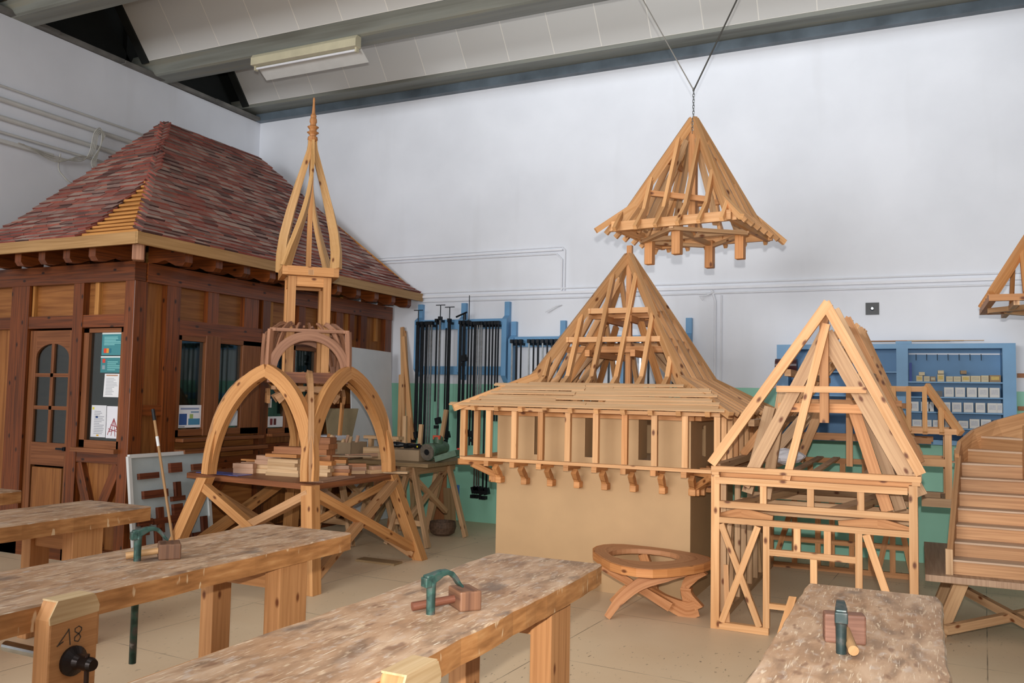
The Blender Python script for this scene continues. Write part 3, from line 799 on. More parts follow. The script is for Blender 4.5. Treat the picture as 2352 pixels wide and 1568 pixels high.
benchC = bench('worn workbench in the middle foreground with a green holdfast on it', -1.98, -1.39, 1.15, 4.02, jaw=(2.08, 2.30, -1.395), tray=2.62)
bench2 = bench('worn workbench at the left with the number 18 pencilled on its vise', -3.62, -2.96, 1.3, 4.14, jaw=(2.17, 2.375, -2.965), num=True)
bench3 = bench('scarred workbench standing closest to the door of the timber kiosk but one', -5.40, -4.77, 1.9, 4.33)
bench4 = bench('workbench corner cut off by the left edge of the photo before the kiosk door', -6.95, -6.28, 2.2, 4.44)
bench5 = bench('worn workbench at the right foreground before the half-timbered house model', -.458, .078, 1.15, 4.09)
bench3['label'] = 'scarred workbench third from the right, between the kiosk and the one numbered 18'
g = G(); g.bar((-.475, 3.30, .70), (-.475, 3.75, .80), .03, .10); part(bench5, 'stop_board', g, BLEG)


# holdfasts and mallets
def hf_mat(name, c1, c2):
    m, nt, b = newmat(name); L = nt.links; tc = N(nt, 'TexCoord'); n = N(nt, 'TexNoise', Scale=22.0, Detail=5.0); L.new(tc.outputs['Object'], n.inputs['Vector'])
    r = ramp(nt, [(.42, srgb(c1)), (.5, srgb(c2)), (.66, srgb('5a5654')), (.78, srgb('a8aaa8'))]); L.new(n.outputs[0], r.inputs[0]); L.new(r.outputs[0], b.inputs['Base Color'])
    b.inputs['Roughness'].default_value = .42; b.inputs['Metallic'].default_value = .35; return m


HF = hf_mat('green_iron', '2e4741', '3b5c53'); HFB = hf_mat('blackened_iron', '2c3a3a', '33403e')
MALW = wood('mallet_head', '7a563f', '5c3e2e', knots=False); MALP = wood('mallet_handle', 'c49a6c', 'a87e52', knots=False); MALR = wood('mallet_handle_red', '7c4c38', '60392a', knots=False)


def holdfast(label, loc, rz, mat, rod=.42, scale=1.0):
    T = thing('bench_holdfast', label, 'holdfast', loc, rz, 'iron holdfasts driven into the benches', world=False)
    g = G(); g.tube([(0, 0, -rod), (0, 0, .05), (0, 0, .10), (0, 0, .118)], [.0165, .0165, .0175, .020], 14)
    part(T, 'shank', g, mat, smooth=True)
    g = G(); pts = [(-.035, 0, .162), (0, 0, .166), (.03, 0, .176), (.06, 0, .186), (.09, 0, .188), (.12, 0, .178), (.145, 0, .155), (.165, 0, .128), (.185, 0, .110)]
    pts = [(x * .72, y_, z * .78) for x, y_, z in pts]
    ws = [.036, .038, .034, .030, .028, .027, .029, .034, .038]; hs = [.034, .036, .032, .024, .020, .018, .016, .012, .008]
    g.sweep(pts, ws, hs, (0, 0, 1)); g.hexa((-.02, 0, .118), (.014, 0, 0), (0, .02, 0), (0, 0, .018))
    part(T, 'arm', g, mat, bevel=.004)
    return T


def mallet(label, loc, rz, hm, hd=(.044, .066, .037), hl=.165, head=None):
    T = thing('mallet', label, 'mallet', loc, rz, 'wooden mallets on the benches', world=False)
    g = G(); g.hexa((0, 0, hd[2]), (hd[0], 0, 0), (0, hd[1], 0), (0, 0, hd[2]))
    part(T, 'mallet_head', g, head or MALW, bevel=.007)
    g = G(); g.tube([(-hd[0] + .01, 0, hd[2]), (-hd[0] - hl, 0, hd[2] * .55)], [.015, .0165], 14); part(T, 'handle', g, hm, smooth=False)
    return T


holdfast('green iron holdfast pinning a mallet on the middle bench', (-1.633, 2.785, HT), math.radians(62), HF, .30)
mallet('mallet with a red-brown handle under the holdfast of the middle bench', (-1.572, 2.935, HT), math.radians(68 - 18), MALR)
holdfast('green iron holdfast whose shank hangs far below the bench marked 18', (-3.323, 2.942, HT), math.radians(62), HF, .47)
mallet('mallet with a pale handle lying on the bench marked 18', (-3.262, 3.075, HT), math.radians(50), MALP, (.05, .062, .037), .14)
holdfast('blackened holdfast standing on the right foreground bench', (-.233, 3.016, HT), math.radians(96), HFB, .30)
mallet('broad mallet with a round pale handle end on the right foreground bench', (-.235, 3.165, HT), math.radians(102), MALP, (.032, .066, .048), .17, head=wood('mallet_head_pink', '8a6250', '6c4838', knots=False))
# ---------------------------------------------------------------- bell-turret framing model with twisted spire
scx, scy = -5.32, 6.58
SPINE = wood('steeple_pine', 'cd965f', 'b57c48', var=.14)
SPINE2 = wood('steeple_pine_dusty', 'bd9066', 'a1754c', var=.14)
S = thing('steeple_frame_model', 'tall pine bell-tower framing model with crossed braces, arches and a twisted spire', 'wooden model', (scx, scy, 0))


def sp(x, y, z): return V((scx + x, scy + y, z))


def rot4(k, v):
    a = k * PI / 2; return V((v.x * math.cos(a) - v.y * math.sin(a), v.x * math.sin(a) + v.y * math.cos(a), v.z))


BZ = .88


def sq(p): return V((scx + (p.x - scx) * .94 + .01, p.y, p.z))


for k in range(4):
    R = lambda x, y, z, k=k: sq(sp(0, 0, 0) + rot4(k, V((x, y, z))))
    # splayed leg at the corner (+x,-y) of each quarter
    g = G(); g.bar(R(.87, -.85, 0.01), R(.64, -.62, BZ - .05), .115, .115, rot4(k, V((1, 1, 0)))) if False else g.hexa(R(.755, -.735, .425), rot4(k, V((-.115, .115, .425))), rot4(k, V((.058, 0, 0))), rot4(k, V((0, .058, 0))))
    part(S, 'leg', g, SPINE, .004)
    # crossed braces of the face y = -..
    g = G(); g.bar(R(-.66, -.66, .80), R(.80, -.80, .12), .075, .085, rot4(k, V((0, -1, .1)))); part(S, 'brace', g, SPINE)
    g = G(); g.bar(R(.66, -.655, .78), R(-.82, -.81, .06), .070, .085, rot4(k, V((0, -1, .1)))); part(S, 'brace', g, SPINE2)
    # arch ribs of that face
    for s in (-1, 1):
        pts = []; n = 14
        for i in range(n + 1):
            t = i / n; ph = t * math.acos(.23 / .85)
            xx = (.85 * math.cos(ph) - .23); zz = BZ + .99 * math.sin(ph) * 1.0
            pts.append(R(s * xx, -.60 + .07 * t, zz))
        g = G(); g.sweep(pts, .075, [.115 + .02 * math.sin(PI * i / n) for i in range(n + 1)], [(pts[i] - R(-s * .23, -.6, BZ)).normalized() for i in range(n + 1)])
        part(S, 'arch_rib', g, SPINE)
    # hip rib towards the middle of the octagon
    pts = []
    for i in range(13):
        t = i / 12; rr = .62 - .34 * (1 - math.cos(t * PI / 2)); pts.append(R(rr, -rr, BZ + .93 * math.sin(t * PI / 2) ** .9))
    g = G(); g.sweep(pts, .05, .07, rot4(k, V((1, -1, 0)).normalized())); part(S, 'hip_rib', g, SPINE2)
    # ring beam between the arch heads (diamond)
    g = G(); g.bar(R(0, -.50, 1.775), R(.50, 0, 1.775), .045, .10); part(S, 'ring_beam', g, BOARDEDGE)
    g = G(); g.bar(R(.02, -.42, 1.68), R(.42, -.02, 1.68), .04, .035); part(S, 'ring_beam', g, SPINE2)
    for s in (-1, 1):
        q = [R(.25 + s * .02, -.25 + s * .02, 1.66), R(.25 + s * .12, -.25 + s * .12, 1.65), R(.25 + s * .2, -.25 + s * .2, 1.57)]
        g = G(); g.sweep(q, .03, [.02, .05, .09], (0, 0, 1)); part(S, 'knee_brace', g, SPINE2)
# board laid on the legs (a shelf inside the frame)
g = G(); g.prism([(.655, -.625), (.66, .62), (.60, .73), (-.99, .80), (-1.02, -.36), (-.96, -.46)], (-5.35, scy, BZ - .075), (1, 0, 0), (0, 1, 0), (0, 0, .05))
part(S, 'shelf_board', g, BOARDEDGE, .003)
# upper part, turned 45 degrees: local axes f (towards the camera) and r
f_ = V((1, -1, 0)).normalized(); r_ = V((1, 1, 0)).normalized(); f_ = f_; O = sp(0, 0, 0)


def U(r, f, z): return O + r_ * r + f_ * f + V((0, 0, z))


def rq(k, a, b):  # rotate (a,b) by k*90
    for _ in range(k): a, b = -b, a
    return a, b


DZ = 1.825; DH = .36
g = G()
for k in range(4):
    a = rq(k, 0, 1); ax_ = r_ * a[0] + f_ * a[1]; b_ = rq(k, 1, 0); bx = r_ * b_[0] + f_ * b_[1]
    pts = [O + ax_ * (DH - .01) + bx * (.332 * math.cos(PI * i / 20)) + V((0, 0, DZ + .335 * math.sin(PI * i / 20))) for i in range(21)]
    g = G(); g.sweep(pts, .03, .085, [(p - (O + ax_ * (DH - .01) + V((0, 0, DZ)))).normalized() for p in pts]); part(S, 'round_arch', g, WALNUT, label='reddish semicircular arch')
    # corner ribs, bulging
    c = rq(k, 1, 1); cx_ = r_ * c[0] + f_ * c[1]
    pts = [O + cx_ * (DH * (1.0 - .03 * (i / 8) ** 2.5)) + V((0, 0, DZ + .385 * i / 8)) for i in range(9)]
    g = G(); g.sweep(pts, .035, .05, cx_); part(S, 'dome_rib', g, WALNUT)
    # branch ribs from the corner post up to the cage
    for s in (-1, 1):
        pts = []
        for i in range(9):
            t = i / 8; pts.append(O + ax_ * (DH - .02 - .12 * t * t) + bx * s * (DH - .05 - .16 * t ** 1.1) + V((0, 0, DZ + .08 + .375 * math.sin(t * PI / 2) ** .9)))
        g = G(); g.sweep(pts, .018, .045, ax_ + bx * s); part(S, 'dome_rib', g, WALNUT)
    # horizontal ring
    g = G(); g.bar(O + ax_ * (DH - .03) - bx * DH + V((0, 0, DZ + .385)), O + ax_ * (DH - .03) + bx * DH + V((0, 0, DZ + .385)), .05, .03); part(S, 'dome_ring', g, WALNUT)
    for s in (-.24, -.12, 0, .12, .24):
        pts = [O + ax_ * (DH - .03 - .13 * t) + bx * (s * (1 - .35 * t)) + V((0, 0, DZ + .395 + .065 * math.sin(t * PI / 2))) for t in (0, .25, .5, .75, 1)]
        g = G(); g.sweep(pts, .020, .022, (0, 0, 1)); part(S, 'short_rib', g, WALNUT)
    # cage posts and rails
    g = G(); p = O + cx_ * .163; g.hexa(p + V((0, 0, (1.72 + 2.73) / 2)), r_ * .036, f_ * .036, V((0, 0, (2.73 - 1.72) / 2))); part(S, 'cage_post', g, SPINE)
    g = G(); g.bar(O + ax_ * .165 - bx * .13 + V((0, 0, 2.685)), O + ax_ * .165 + bx * .13 + V((0, 0, 2.685)), .05, .095); part(S, 'cage_rail', g, SPINE)
    g = G(); g.bar(O + ax_ * .235 - bx * .26 + V((0, 0, 2.775)), O + ax_ * .235 + bx * .26 + V((0, 0, 2.775)), .05, .085); part(S, 'spire_plate', g, SPINE)
# twisted spire ribs
zs = [2.81, 2.97, 3.157, 3.387, 3.658, 3.852, 4.042, 4.11]; hw = [.265, .275, .262, .222, .160, .108, .056, .040]
for k in range(4):
    pts = []; ups = []; wd = []; hd = []; n = 22
    for i in range(n + 1):
        t = i / n; z = zs[0] + (zs[-1] - zs[0]) * t
        j = max(q for q in range(len(zs) - 1) if zs[q] <= z + 1e-6); ff = (z - zs[j]) / (zs[j + 1] - zs[j]); s = hw[j] + (hw[j + 1] - hw[j]) * ff
        tw = min(1, t * 1.25) * 45
        ang = math.radians(-45 + tw) + k * PI / 2
        rr = max(s / max(math.cos(math.radians(45 - tw)), .7) - .045, .018)
        d = r_ * math.cos(ang) - f_ * math.sin(ang)   # angle measured from the right, counter-clockwise seen from above
        pts.append(O + d * rr + V((0, 0, z))); ups.append(d); wd.append(.050 - .02 * t); hd.append(.105 - .055 * t)
    g = G(); g.sweep(pts, wd, hd, ups); part(S, 'spire_rib', g, wood('pine_pale', 'cfa26c', 'b38650', var=.1) if k == 0 else bpy.data.materials['pine_pale'])
g = G(); g.hexa(O + V((0, 0, 3.46)), r_ * .024, f_ * .024, V((0, 0, .66)), taper=.7); part(S, 'king_post', g, SPINE)
g = G(); g.bar(O - r_ * .26 + V((0, 0, 2.77)), O + r_ * .26 + V((0, 0, 2.77)), .05, .05); g.bar(O - f_ * .26 + V((0, 0, 2.765)), O + f_ * .26 + V((0, 0, 2.765)), .05, .05); part(S, 'cross_beam', g, SPINE2)
g = G(); k_ = .0041
g.lathe([(.034, 4.08), (.050, 4.10), (.046, 4.125), (.030, 4.135), (.034, 4.15), (.058, 4.17), (.036, 4.18), (.034, 4.20), (.056, 4.225), (.030, 4.24), (.028, 4.26), (.036, 4.275), (.034, 4.30), (.026, 4.32), (.030, 4.335), (.018, 4.36), (.013, 4.42), (.010, 4.47), (.012, 4.49), (.009, 4.515), (.002, 4.52)], O, (0, 0, 1), 18)
part(S, 'finial', g, wood('finial_wood', 'cf9560', 'a86a3c', knots=False), smooth=False)

# ---------------------------------------------------------------- timber offcuts lying on the shelf board
TOP = BZ - .025
blocks = [0]


def block(name, label, cat, x, y, z, l, w, h, rz, mat, group, tilt=0):
    g = G(); g.hexa((0, 0, h / 2), (l / 2, 0, 0), (0, w / 2, 0), (0, 0, h / 2))
    return solo(name, label, cat, g, mat, loc=(x, y, z), group=group, rot=(0, tilt, rz), local=True)


def stack(x, y, n, l, w, h, rz, mats, name, lab, group, jit=.02, z0=None):
    z = TOP + .0005 if z0 is None else z0
    for i in range(n):
        hh = h * random.uniform(.85, 1.1)
        pos = 'lowest' if i == 0 else ('topmost' if i == n - 1 else ['second', 'third', 'fourth', 'fifth', 'sixth', 'seventh', 'eighth', 'ninth'][i - 1] + ' up')
        block(name, '%s, %s' % (lab, pos), 'wood block', x + random.uniform(-jit, jit), y + random.uniform(-jit, jit), z, l * random.uniform(.9, 1.08), w, hh, rz + random.uniform(-.12, .12), random.choice(mats), group)
        z += hh + .0006
    return z


OFFC = wood('offcut_pale', 'd6b48c', 'c09a70', knots=False); OFFP = wood('offcut_pink', 'c9a084', 'b0866a', knots=False); OFFO = wood('offcut_orange', 'c98a50', 'a86c38', knots=False)
LAR2 = wood('larch_block_light', 'b98a60', 'a07248', knots=False)
stack(-5.62, 6.78, 5, .34, .13, .052, .3, [LARCH, LAR2], 'wood_block', 'reddish larch block behind the left pile', 'larch blocks on the steeple board')
stack(-5.34, 6.88, 6, .30, .14, .058, .1, [LARCH], 'wood_block', 'thick larch block in the high pile on the board', 'larch blocks on the steeple board', .012)
stack(-5.66, 6.55, 4, .26, .09, .042, .15, [OFFP, OFFC], 'wood_offcut', 'pale square offcut in the leftmost tall stack', 'pale offcuts on the steeple board', .02)
stack(-5.38, 6.42, 5, .36, .08, .032, .05, [OFFC], 'wood_offcut', 'yellowish lath in the front stack of the board', 'pale offcuts on the steeple board', .012)
stack(-5.12, 6.62, 4, .22, .09, .036, .2, [OFFC, OFFO], 'wood_offcut', 'short offcut stacked just behind the front leg', 'pale offcuts on the steeple board', .012)
stack(-5.86, 6.42, 2, .22, .09, .045, .3, [OFFP], 'wood_offcut', 'pale block at the left end of the piles', 'pale offcuts on the steeple board', .01)
for i, (x, y, n, lab) in enumerate(((-4.98, 6.76, 3, 'small block just right of the front leg'), (-5.16, 6.95, 4, 'small block in the middle of the right-hand pile'), (-4.99, 7.02, 3, 'small block in the right-hand pile nearest the board edge'), (-5.30, 7.12, 4, 'small block at the rear of the right-hand pile'), (-4.86, 7.17, 2, 'small block by the right corner of the board'))):
    stack(x, y, n, .17, .085, .034, random.uniform(0, 1.4), [OFFC, OFFP, OFFO, LARCH], 'wood_offcut', lab, 'small blocks on the steeple board', .012)
z = stack(-5.06, 7.19, 1, .34, .06, .03, 1.2, [OFFP], 'wood_strip', 'pinkish strip on the right-hand pile', 'strips on the steeple board', 0, TOP + .15)
block('wood_strip', 'reddish mitred strip on top of the front stack', 'wood strip', -5.42, 6.43, TOP + .172, .34, .07, .03, .12, OFFO, 'strips on the steeple board')
block('wood_strip', 'long thin batten lying flat at the left of the board', 'wood strip', -5.86, 6.62, TOP + .10, .42, .045, .016, .1, OFFO, 'strips on the steeple board')
for i in range(5):
    block('wood_strip', nth(i, 'thin reddish strip in the sheaf on the board'), 'wood strip', -6.10 + .03 * i, 6.80 + .03 * (i % 3), TOP + .001 + .018 * i, .40, .04, .016, .25 + .1 * (i % 2), OFFP if i % 2 else OFFO, 'reddish strips sheaf')
block('wood_strip', 'pale lath overhanging the right corner of the board', 'wood strip', -4.78, 7.26, TOP + .001, .40, .09, .018, .35, OFFC, 'strips on the steeple board')
block('thin_board', 'flat reddish board right of the front leg near the edge', 'board', -4.82, 6.40, TOP + .001, .16, .55, .012, .1, OFFP, None)
g = G(); g.hexa((0, 0, .002), (.28, 0, 0), (0, .09, 0), (0, 0, .002)); M_ = plain('blue_film', '5a66a8', rough=.3, var=.4, nscale=14)
solo('plastic_sleeve', 'crumpled blue plastic sleeve on the left edge of the board', 'plastic sleeve', g, M_, loc=(-5.97, 6.25, TOP + .001), rot=(0, 0, -.08), local=True)
# ---------------------------------------------------------------- flared pyramid roof frames
def flared_roof(T, c, th, apex, k, zk, e, ze, offs, sec=(.040, .055), zplate=1.5, mat=None, offs_e=None, hipw=.055, stop_flare_short=(), flare=True):
    mat = mat or PINE; c = V((c[0], c[1], 0))
    e1 = V((math.cos(th), math.sin(th), 0)); e2 = V((-math.sin(th), math.cos(th), 0)); Z = V((0, 0, 1))
    sl = (apex - zk) / k
    for q in range(4):
        a = q * PI / 2
        n = e1 * math.sin(a) - e2 * math.cos(a)        # outward normal of side q (q=0: towards -e2)
        t = e1 * math.cos(a) + e2 * math.sin(a)
        P = lambda u, d, z: c + t * u + n * d + Z * z
        # hip rafter at the corner (+t, +n)
        g = G(); dd = (t + n)
        pts = [c + dd * e + Z * (ze - .015), c + dd * (k - .02) + Z * (zk + (zk - ze) / (e - k) * .02 - .022)]
        g.bar(pts[0], pts[1], hipw * .8, hipw * 1.1); part(T, 'flare_hip', g, mat)
        g = G(); kb_ = (apex - zplate) / sl
        g.bar(c + dd * kb_ + Z * zplate - Z * .035, c + dd * .005 + Z * (apex - .04), hipw * .8, sec[1] * 1.45); part(T, 'hip_rafter', g, mat)
        for u in offs:
            top = max(abs(u), .03); zt = apex - sl * top
            lo = (apex - zplate) / sl
            g = G(); g.bar(P(u, lo, zplate - sec[1] * .6), P(u, top, zt - sec[1] * .6), sec[0], sec[1]); part(T, 'jack_rafter', g, mat)
        if flare:
            for u in (offs_e or offs):
                inn = max(k - .03, abs(u)); f = (e - inn) / (e - k); zi = ze + (zk - ze) * min(f, 1.04)
                g = G(); g.bar(P(u, inn, zi - .02), P(u, e - .015, ze - .02 + .004), sec[0], sec[1] * .75); part(T, 'flare_rafter', g, mat)
    return e1, e2, Z, sl


# ----- gallery turret model on its fibreboard tower
tcx, tcy = -2.555, 7.92
TT = thing('turret_model', 'fibreboard tower model with jettied pine gallery and tall flared pyramid roof', 'wooden model', (tcx, tcy, 0))
bx0, bx1, by0, by1 = -3.465, -1.695, 7.035, 8.81
g = G()
cuts = [(bx0, -3.10), (-3.0, -2.62), (-2.50, -2.14), (-2.0, bx1)]
g.box(bx0, bx1, by0, by0 + .02, 0, 1.13); g.box(bx0, bx1, by0, by0 + .02, 1.47, 1.54)
for a, b_ in cuts: g.box(a, b_, by0, by0 + .02, 1.13, 1.47)
part(TT, 'front_panel', g, MDF)
g = G(); g.box(bx1 - .02, bx1, by0 + .02, by1, 0, 1.15); g.box(bx1 - .02, bx1, by0 + .02, by1, 1.42, 1.54)
for a, b_ in ((by0 + .02, 7.45), (7.58, 8.0), (8.13, 8.5), (8.62, by1)): g.box(bx1 - .02, bx1, a, b_, 1.15, 1.42)
part(TT, 'side_panel', g, MDF)
g = G(); g.box(bx0, bx0 + .02, by0 + .02, by1, 0, 1.54); part(TT, 'side_panel', g, MDF)
g = G(); g.box(bx0 + .02, bx1 - .02, by1 - .02, by1, 0, 1.54); part(TT, 'back_panel', g, MDF)
g = G(); g.box(bx0 + .02, bx1 - .02, by0 + .02, by1 - .02, 1.06, 1.075); part(TT, 'inner_floor', g, MDF)
for x in (-3.10, -2.62, -2.14):
    g = G(); g.box(x - .008, x, by0 - .001, by0 + .25, 1.13, 1.47); g.box(x + .11, x + .118, by0 + .02, by0 + .25, 1.13, 1.47); part(TT, 'slot_reveal', g, MDF)
GH = 1.13; GB, GT = 1.09, 1.535
for q in range(4):
    a = q * PI / 2; n = V((math.sin(a), -math.cos(a), 0)); t = V((math.cos(a), math.sin(a), 0)); c = V((tcx, tcy, 0))
    P = lambda u, d, z, n=n, t=t: c + t * u + n * d + V((0, 0, z))
    g = G(); g.bar(P(-GH - .02, GH, GT - .005), P(GH + .02, GH, GT - .005), .045, .03); part(TT, 'eaves_beam', g, PINE)
    g = G(); g.bar(P(-GH - .02, GH, GB - .005), P(GH + .02, GH, GB - .005), .05, .028); part(TT, 'gallery_sill', g, PINE)
    g = G(); g.bar(P(-.90, .925, 1.50), P(.90, .925, 1.50), .05, .06); part(TT, 'inner_plate', g, PINE_R)
    if q in (0, 1, 3):
        us = [-1.125 + .25 * i for i in range(9)]
        for i, u in enumerate(us):
            g = G(); g.hexa(P(u, GH, (GB + GT) / 2 - .004), t * .024, n * .022, V((0, 0, (GT - GB) / 2 - .018))); part(TT, 'gallery_post', g, PINE_R if i % 3 == 0 else PINE)
            if abs(u) < .95:
                g = G(); g.bar(P(u, .88, GB - .04), P(u, GH + .05, GB - .04), .045, .045); part(TT, 'gallery_joist', g, PINE_R)
                g = G()
                s = [P(u + .035, GH - .06, GB - .07), P(u + .03, GH - .12, GB - .12), P(u + .02, .97, .955), P(u + .02, .93, .90)] 
                g.sweep(s, .045, .05, n); part(TT, 'strut', g, PINE_R)
                g = G(); g.hexa(P(u + .02, .93, .895), t * .027, n * .045, V((0, 0, .028))); part(TT, 'corbel', g, PINE_R, .006)
    # corner post and diagonal dragon beam
    g = G(); d = (t + n); g.bar(c + d * .85 + V((0, 0, GB - .035)), c + d * (GH + .03) + V((0, 0, GB - .035)), .05, .05); part(TT, 'dragon_beam', g, PINE_R)
    g = G(); g.bar(c + d * .90 + V((0, 0, .92)), c + d * (GH - .06) + V((0, 0, GB - .06)), .05, .05); part(TT, 'corner_strut', g, PINE_R)
    g = G(); g.hexa(c + d * .90 + V((0, 0, .895)), t * .045, n * .045, V((0, 0, .028))); part(TT, 'corbel', g, PINE_R, .006)
    g = G(); g.hexa(P(GH, GH, (GB + GT) / 2 - .004), t * .024, n * .024, V((0, 0, (GT - GB) / 2 - .018))); part(TT, 'corner_post', g, PINE)
offs = (-.575, -.345, -.115, .115, .345, .575)
flared_roof(TT, (tcx + .03, tcy), 0, 3.06, .68, 1.85, 1.22, 1.545, offs, zplate=1.55, offs_e=tuple(-1.035 + .23 * i for i in range(10)))
g = G(); g.hexa((tcx + .04, tcy, 2.86), (.026, 0, 0), (0, .026, 0), (0, 0, .26), taper=.95); g.hexa((tcx + .04, tcy, 2.1), (.026, 0, 0), (0, .026, 0), (0, 0, .55)); part(TT, 'king_post', g, PINE_R)
slr = 1.21 / .68


def hw_(z): return (3.06 - z) / slr


for z in (2.46, 2.18):
    h = hw_(z) - .045
    for q in range(4):
        a = q * PI / 2; n = V((math.sin(a), -math.cos(a), 0)); t = V((math.cos(a), math.sin(a), 0)); c = V((tcx + .03, tcy, 0))
        g = G(); g.bar(c + n * h - t * (h + .03) + V((0, 0, z)), c + n * h + t * (h + .03) + V((0, 0, z)), .045, .05); part(TT, 'purlin', g, PINE)
for z, s in ((2.05, .36), (2.38, .20)):
    for q in range(2):
        d = V((1, 0, 0)) if q else V((0, 1, 0)); o = V((0, 1, 0)) if q else V((1, 0, 0)); c = V((tcx + .03, tcy, 0))
        for w_ in (-1, 1):
            g = G(); g.bar(c - d * (hw_(z) - .03) + o * w_ * s * .6 + V((0, 0, z + .05 * q)), c + d * (hw_(z) - .03) + o * w_ * s * .6 + V((0, 0, z + .05 * q)), .045, .06); part(TT, 'tie_beam', g, PINE_R)
for sx in (-1, 1):
    for sy in (-1, 1):
        g = G(); g.bar((tcx + .03 + sx * .55, tcy + sy * .55, 1.56), (tcx + .03 + sx * .18, tcy + sy * .18, 2.35), .045, .055); part(TT, 'inner_strut', g, PINE_R)
        g = G(); g.bar((tcx + .03 + sx * .75, tcy + sy * .2, 1.56), (tcx + .03 + sx * .25, tcy + sy * .15, 2.1), .045, .05); part(TT, 'inner_strut', g, PINE_D)
# laths laid over the front flare (ragged ends)
rows = 11; e_, k_ = 1.22, .68
for i in range(rows):
    d0 = e_ - i * .0345; z0 = 1.545 + (1.85 - 1.545) * (e_ - d0) / (e_ - k_) + .018 + (.004 if i % 2 else 0)
    xa, xb = (-1.24, 1.20) if i == 0 else (-1.06 + .045 * i * .6 + random.uniform(-.03, .06), 1.14 - .012 * i + random.uniform(-.05, .03))
    if i >= 9: xa = -.62 if i == 10 else -.95; xb = 1.0 - .15 * (i - 9) - .2
    segs = [(xa, xb)] if i in (0, 10) else [(xa, random.uniform(-.3, .2))]
    if len(segs) == 1 and segs[0][1] < xb - .1: segs.append((segs[0][1] + .004, xb))
    for (a, b_) in segs:
        lift = random.uniform(0, .012)
        g = G(); ww = .0335
        p = V((tcx, tcy - d0 + .0, z0 + lift)); up = V((0, -.49, .87))
        g.bar(p + V((a, .02, 0)), p + V((b_, .02, random.uniform(-.007, .007))), random.choice([.03, .036, .038]), .011, up); part(TT, 'roof_lath', g, PINE_L)
g = G(); g.hexa((tcx + .03 + .49, tcy - .02, 2.09), V((.07, 0, -.125)), V((0, .075, 0)), V((.004, 0, .002))); part(TT, 'card_patch', g, plain('pale_card', 'cbbfa2', rough=.8), label='pale card tacked on the right slope')

# ----- small flared roof frame hanging from the ceiling
hc = (-1.682, 7.0); hth = math.radians(-7)
HR = thing('hanging_roof_frame', 'small pine flared roof frame hanging by a chain before the white wall', 'wooden model', (hc[0], hc[1], 3.0))
ah, kh, zkh, eh, zeh = 4.02, .384, 3.226, .596, 3.008
e1, e2, Z, sl = flared_roof(HR, hc, hth, ah, kh, zkh, eh, zeh, (-.26, -.09, .09, .26), sec=(.03, .05), zplate=3.08, offs_e=(-.44, -.26, -.09, .09, .26, .44), hipw=.042)
C0 = V((hc[0], hc[1], 0)); pl = .475
for q in range(4):
    a = q * PI / 2; n = e1 * math.sin(a) - e2 * math.cos(a); t = e1 * math.cos(a) + e2 * math.sin(a)
    g = G(); g.bar(C0 + n * pl - t * (pl + .05) + Z * 3.035, C0 + n * pl + t * (pl + .05) + Z * 3.035, .035, .075); part(HR, 'wall_plate', g, PINE)
    g = G(); g.bar(C0 + n * (pl - .02) + Z * 2.985, C0 + t * (pl - .02) + Z * 2.985, .035, .03); part(HR, 'angle_tie', g, PINE_D)
    g = G(); g.bar(C0 + n * .30 - t * .28 + Z * (3.33 + .28 * (q % 2)), C0 + n * .27 + t * .22 + Z * (3.33 + .28 * (q % 2) - (.1 if q == 0 else 0)), .03, .045); part(HR, 'purlin', g, PINE_R) if q in (0, 2) else part(HR, 'purlin', G().bar(C0 + n * .16 - t * .17 + Z * 3.62, C0 + n * .16 + t * .17 + Z * 3.62, .03, .05), PINE_R)
    s = C0 + n * .22 + Z * 3.0
    pts = [C0 + (n + t) * .30 + Z * 3.02, C0 + (n + t) * .23 + Z * 3.25, C0 + (n + t) * .12 + Z * 3.55, C0 + (n + t) * .05 + Z * 3.8]
    g = G(); g.sweep(pts, .035, .045, (n + t)); part(HR, 'curved_brace', g, PINE_D)
for x, y in ((-2.071, 7.077), (-1.72, 6.64), (-1.634, 7.426), (-1.30, 7.03)):
    g = G(); g.hexa((x, y, 2.91), e1 * .036, e2 * .036, Z * .12); part(HR, 'stub_post', g, PINE_R, .006)
g = G(); g.bar(C0 - e1 * pl + Z * 3.0, C0 + e1 * pl + Z * 3.0, .035, .035); g.bar(C0 - e2 * pl + Z * 2.998, C0 + e2 * pl + Z * 2.998, .035, .035); part(HR, 'cross_tie', g, PINE_D)
g = G(); g.hexa(C0 + Z * 3.45, e1 * .03, e2 * .03, Z * .45); part(HR, 'king_post', g, PINE_R)
# chain of links and two steel rods
CH = thing('hanging_chain', 'bright steel chain holding the hanging roof frame at its peak', 'chain', (hc[0], hc[1], 3.85))
z = 3.86; i = 0
while z < 4.235:
    g = G(); r = .0085; L2 = .016; pts = []
    ax_ = e1 if i % 2 else e2
    for j in range(13):
        a = 2 * PI * j / 12; pts.append(C0 + V((0, -.035 if z < 3.98 else 0, 0)) + ax_ * (r * math.cos(a)) + Z * (z + .012 + (r + L2 * .4) * math.sin(a) * 1.15))
    g.tube(pts, .0028, 6, cap=False); part(CH, 'link', g, STEEL); z += .0245; i += 1
for lab, x1 in (('thin pale steel cable from the hanging chain up to the left ceiling', -2.47), ('dark steel cable from the hanging chain up to the right ceiling', -.93)):
    ztop = 6.9
    p0 = V((hc[0], hc[1], 4.235)); 
    g = G(); g.tube([p0 + (V((x1, 7.0, 5.75)) - p0) * t for t in (0, .5, 1, 1.55 if x1 < -2 else 1.55)], .007 if x1 > -2 else .005, 8)
    solo('suspension_cable', lab, 'cable', g, plain('cable_pale', '9a9690', metal=.5) if x1 < -2 else plain('cable_dark', '4a4844', metal=.5), loc=p0)

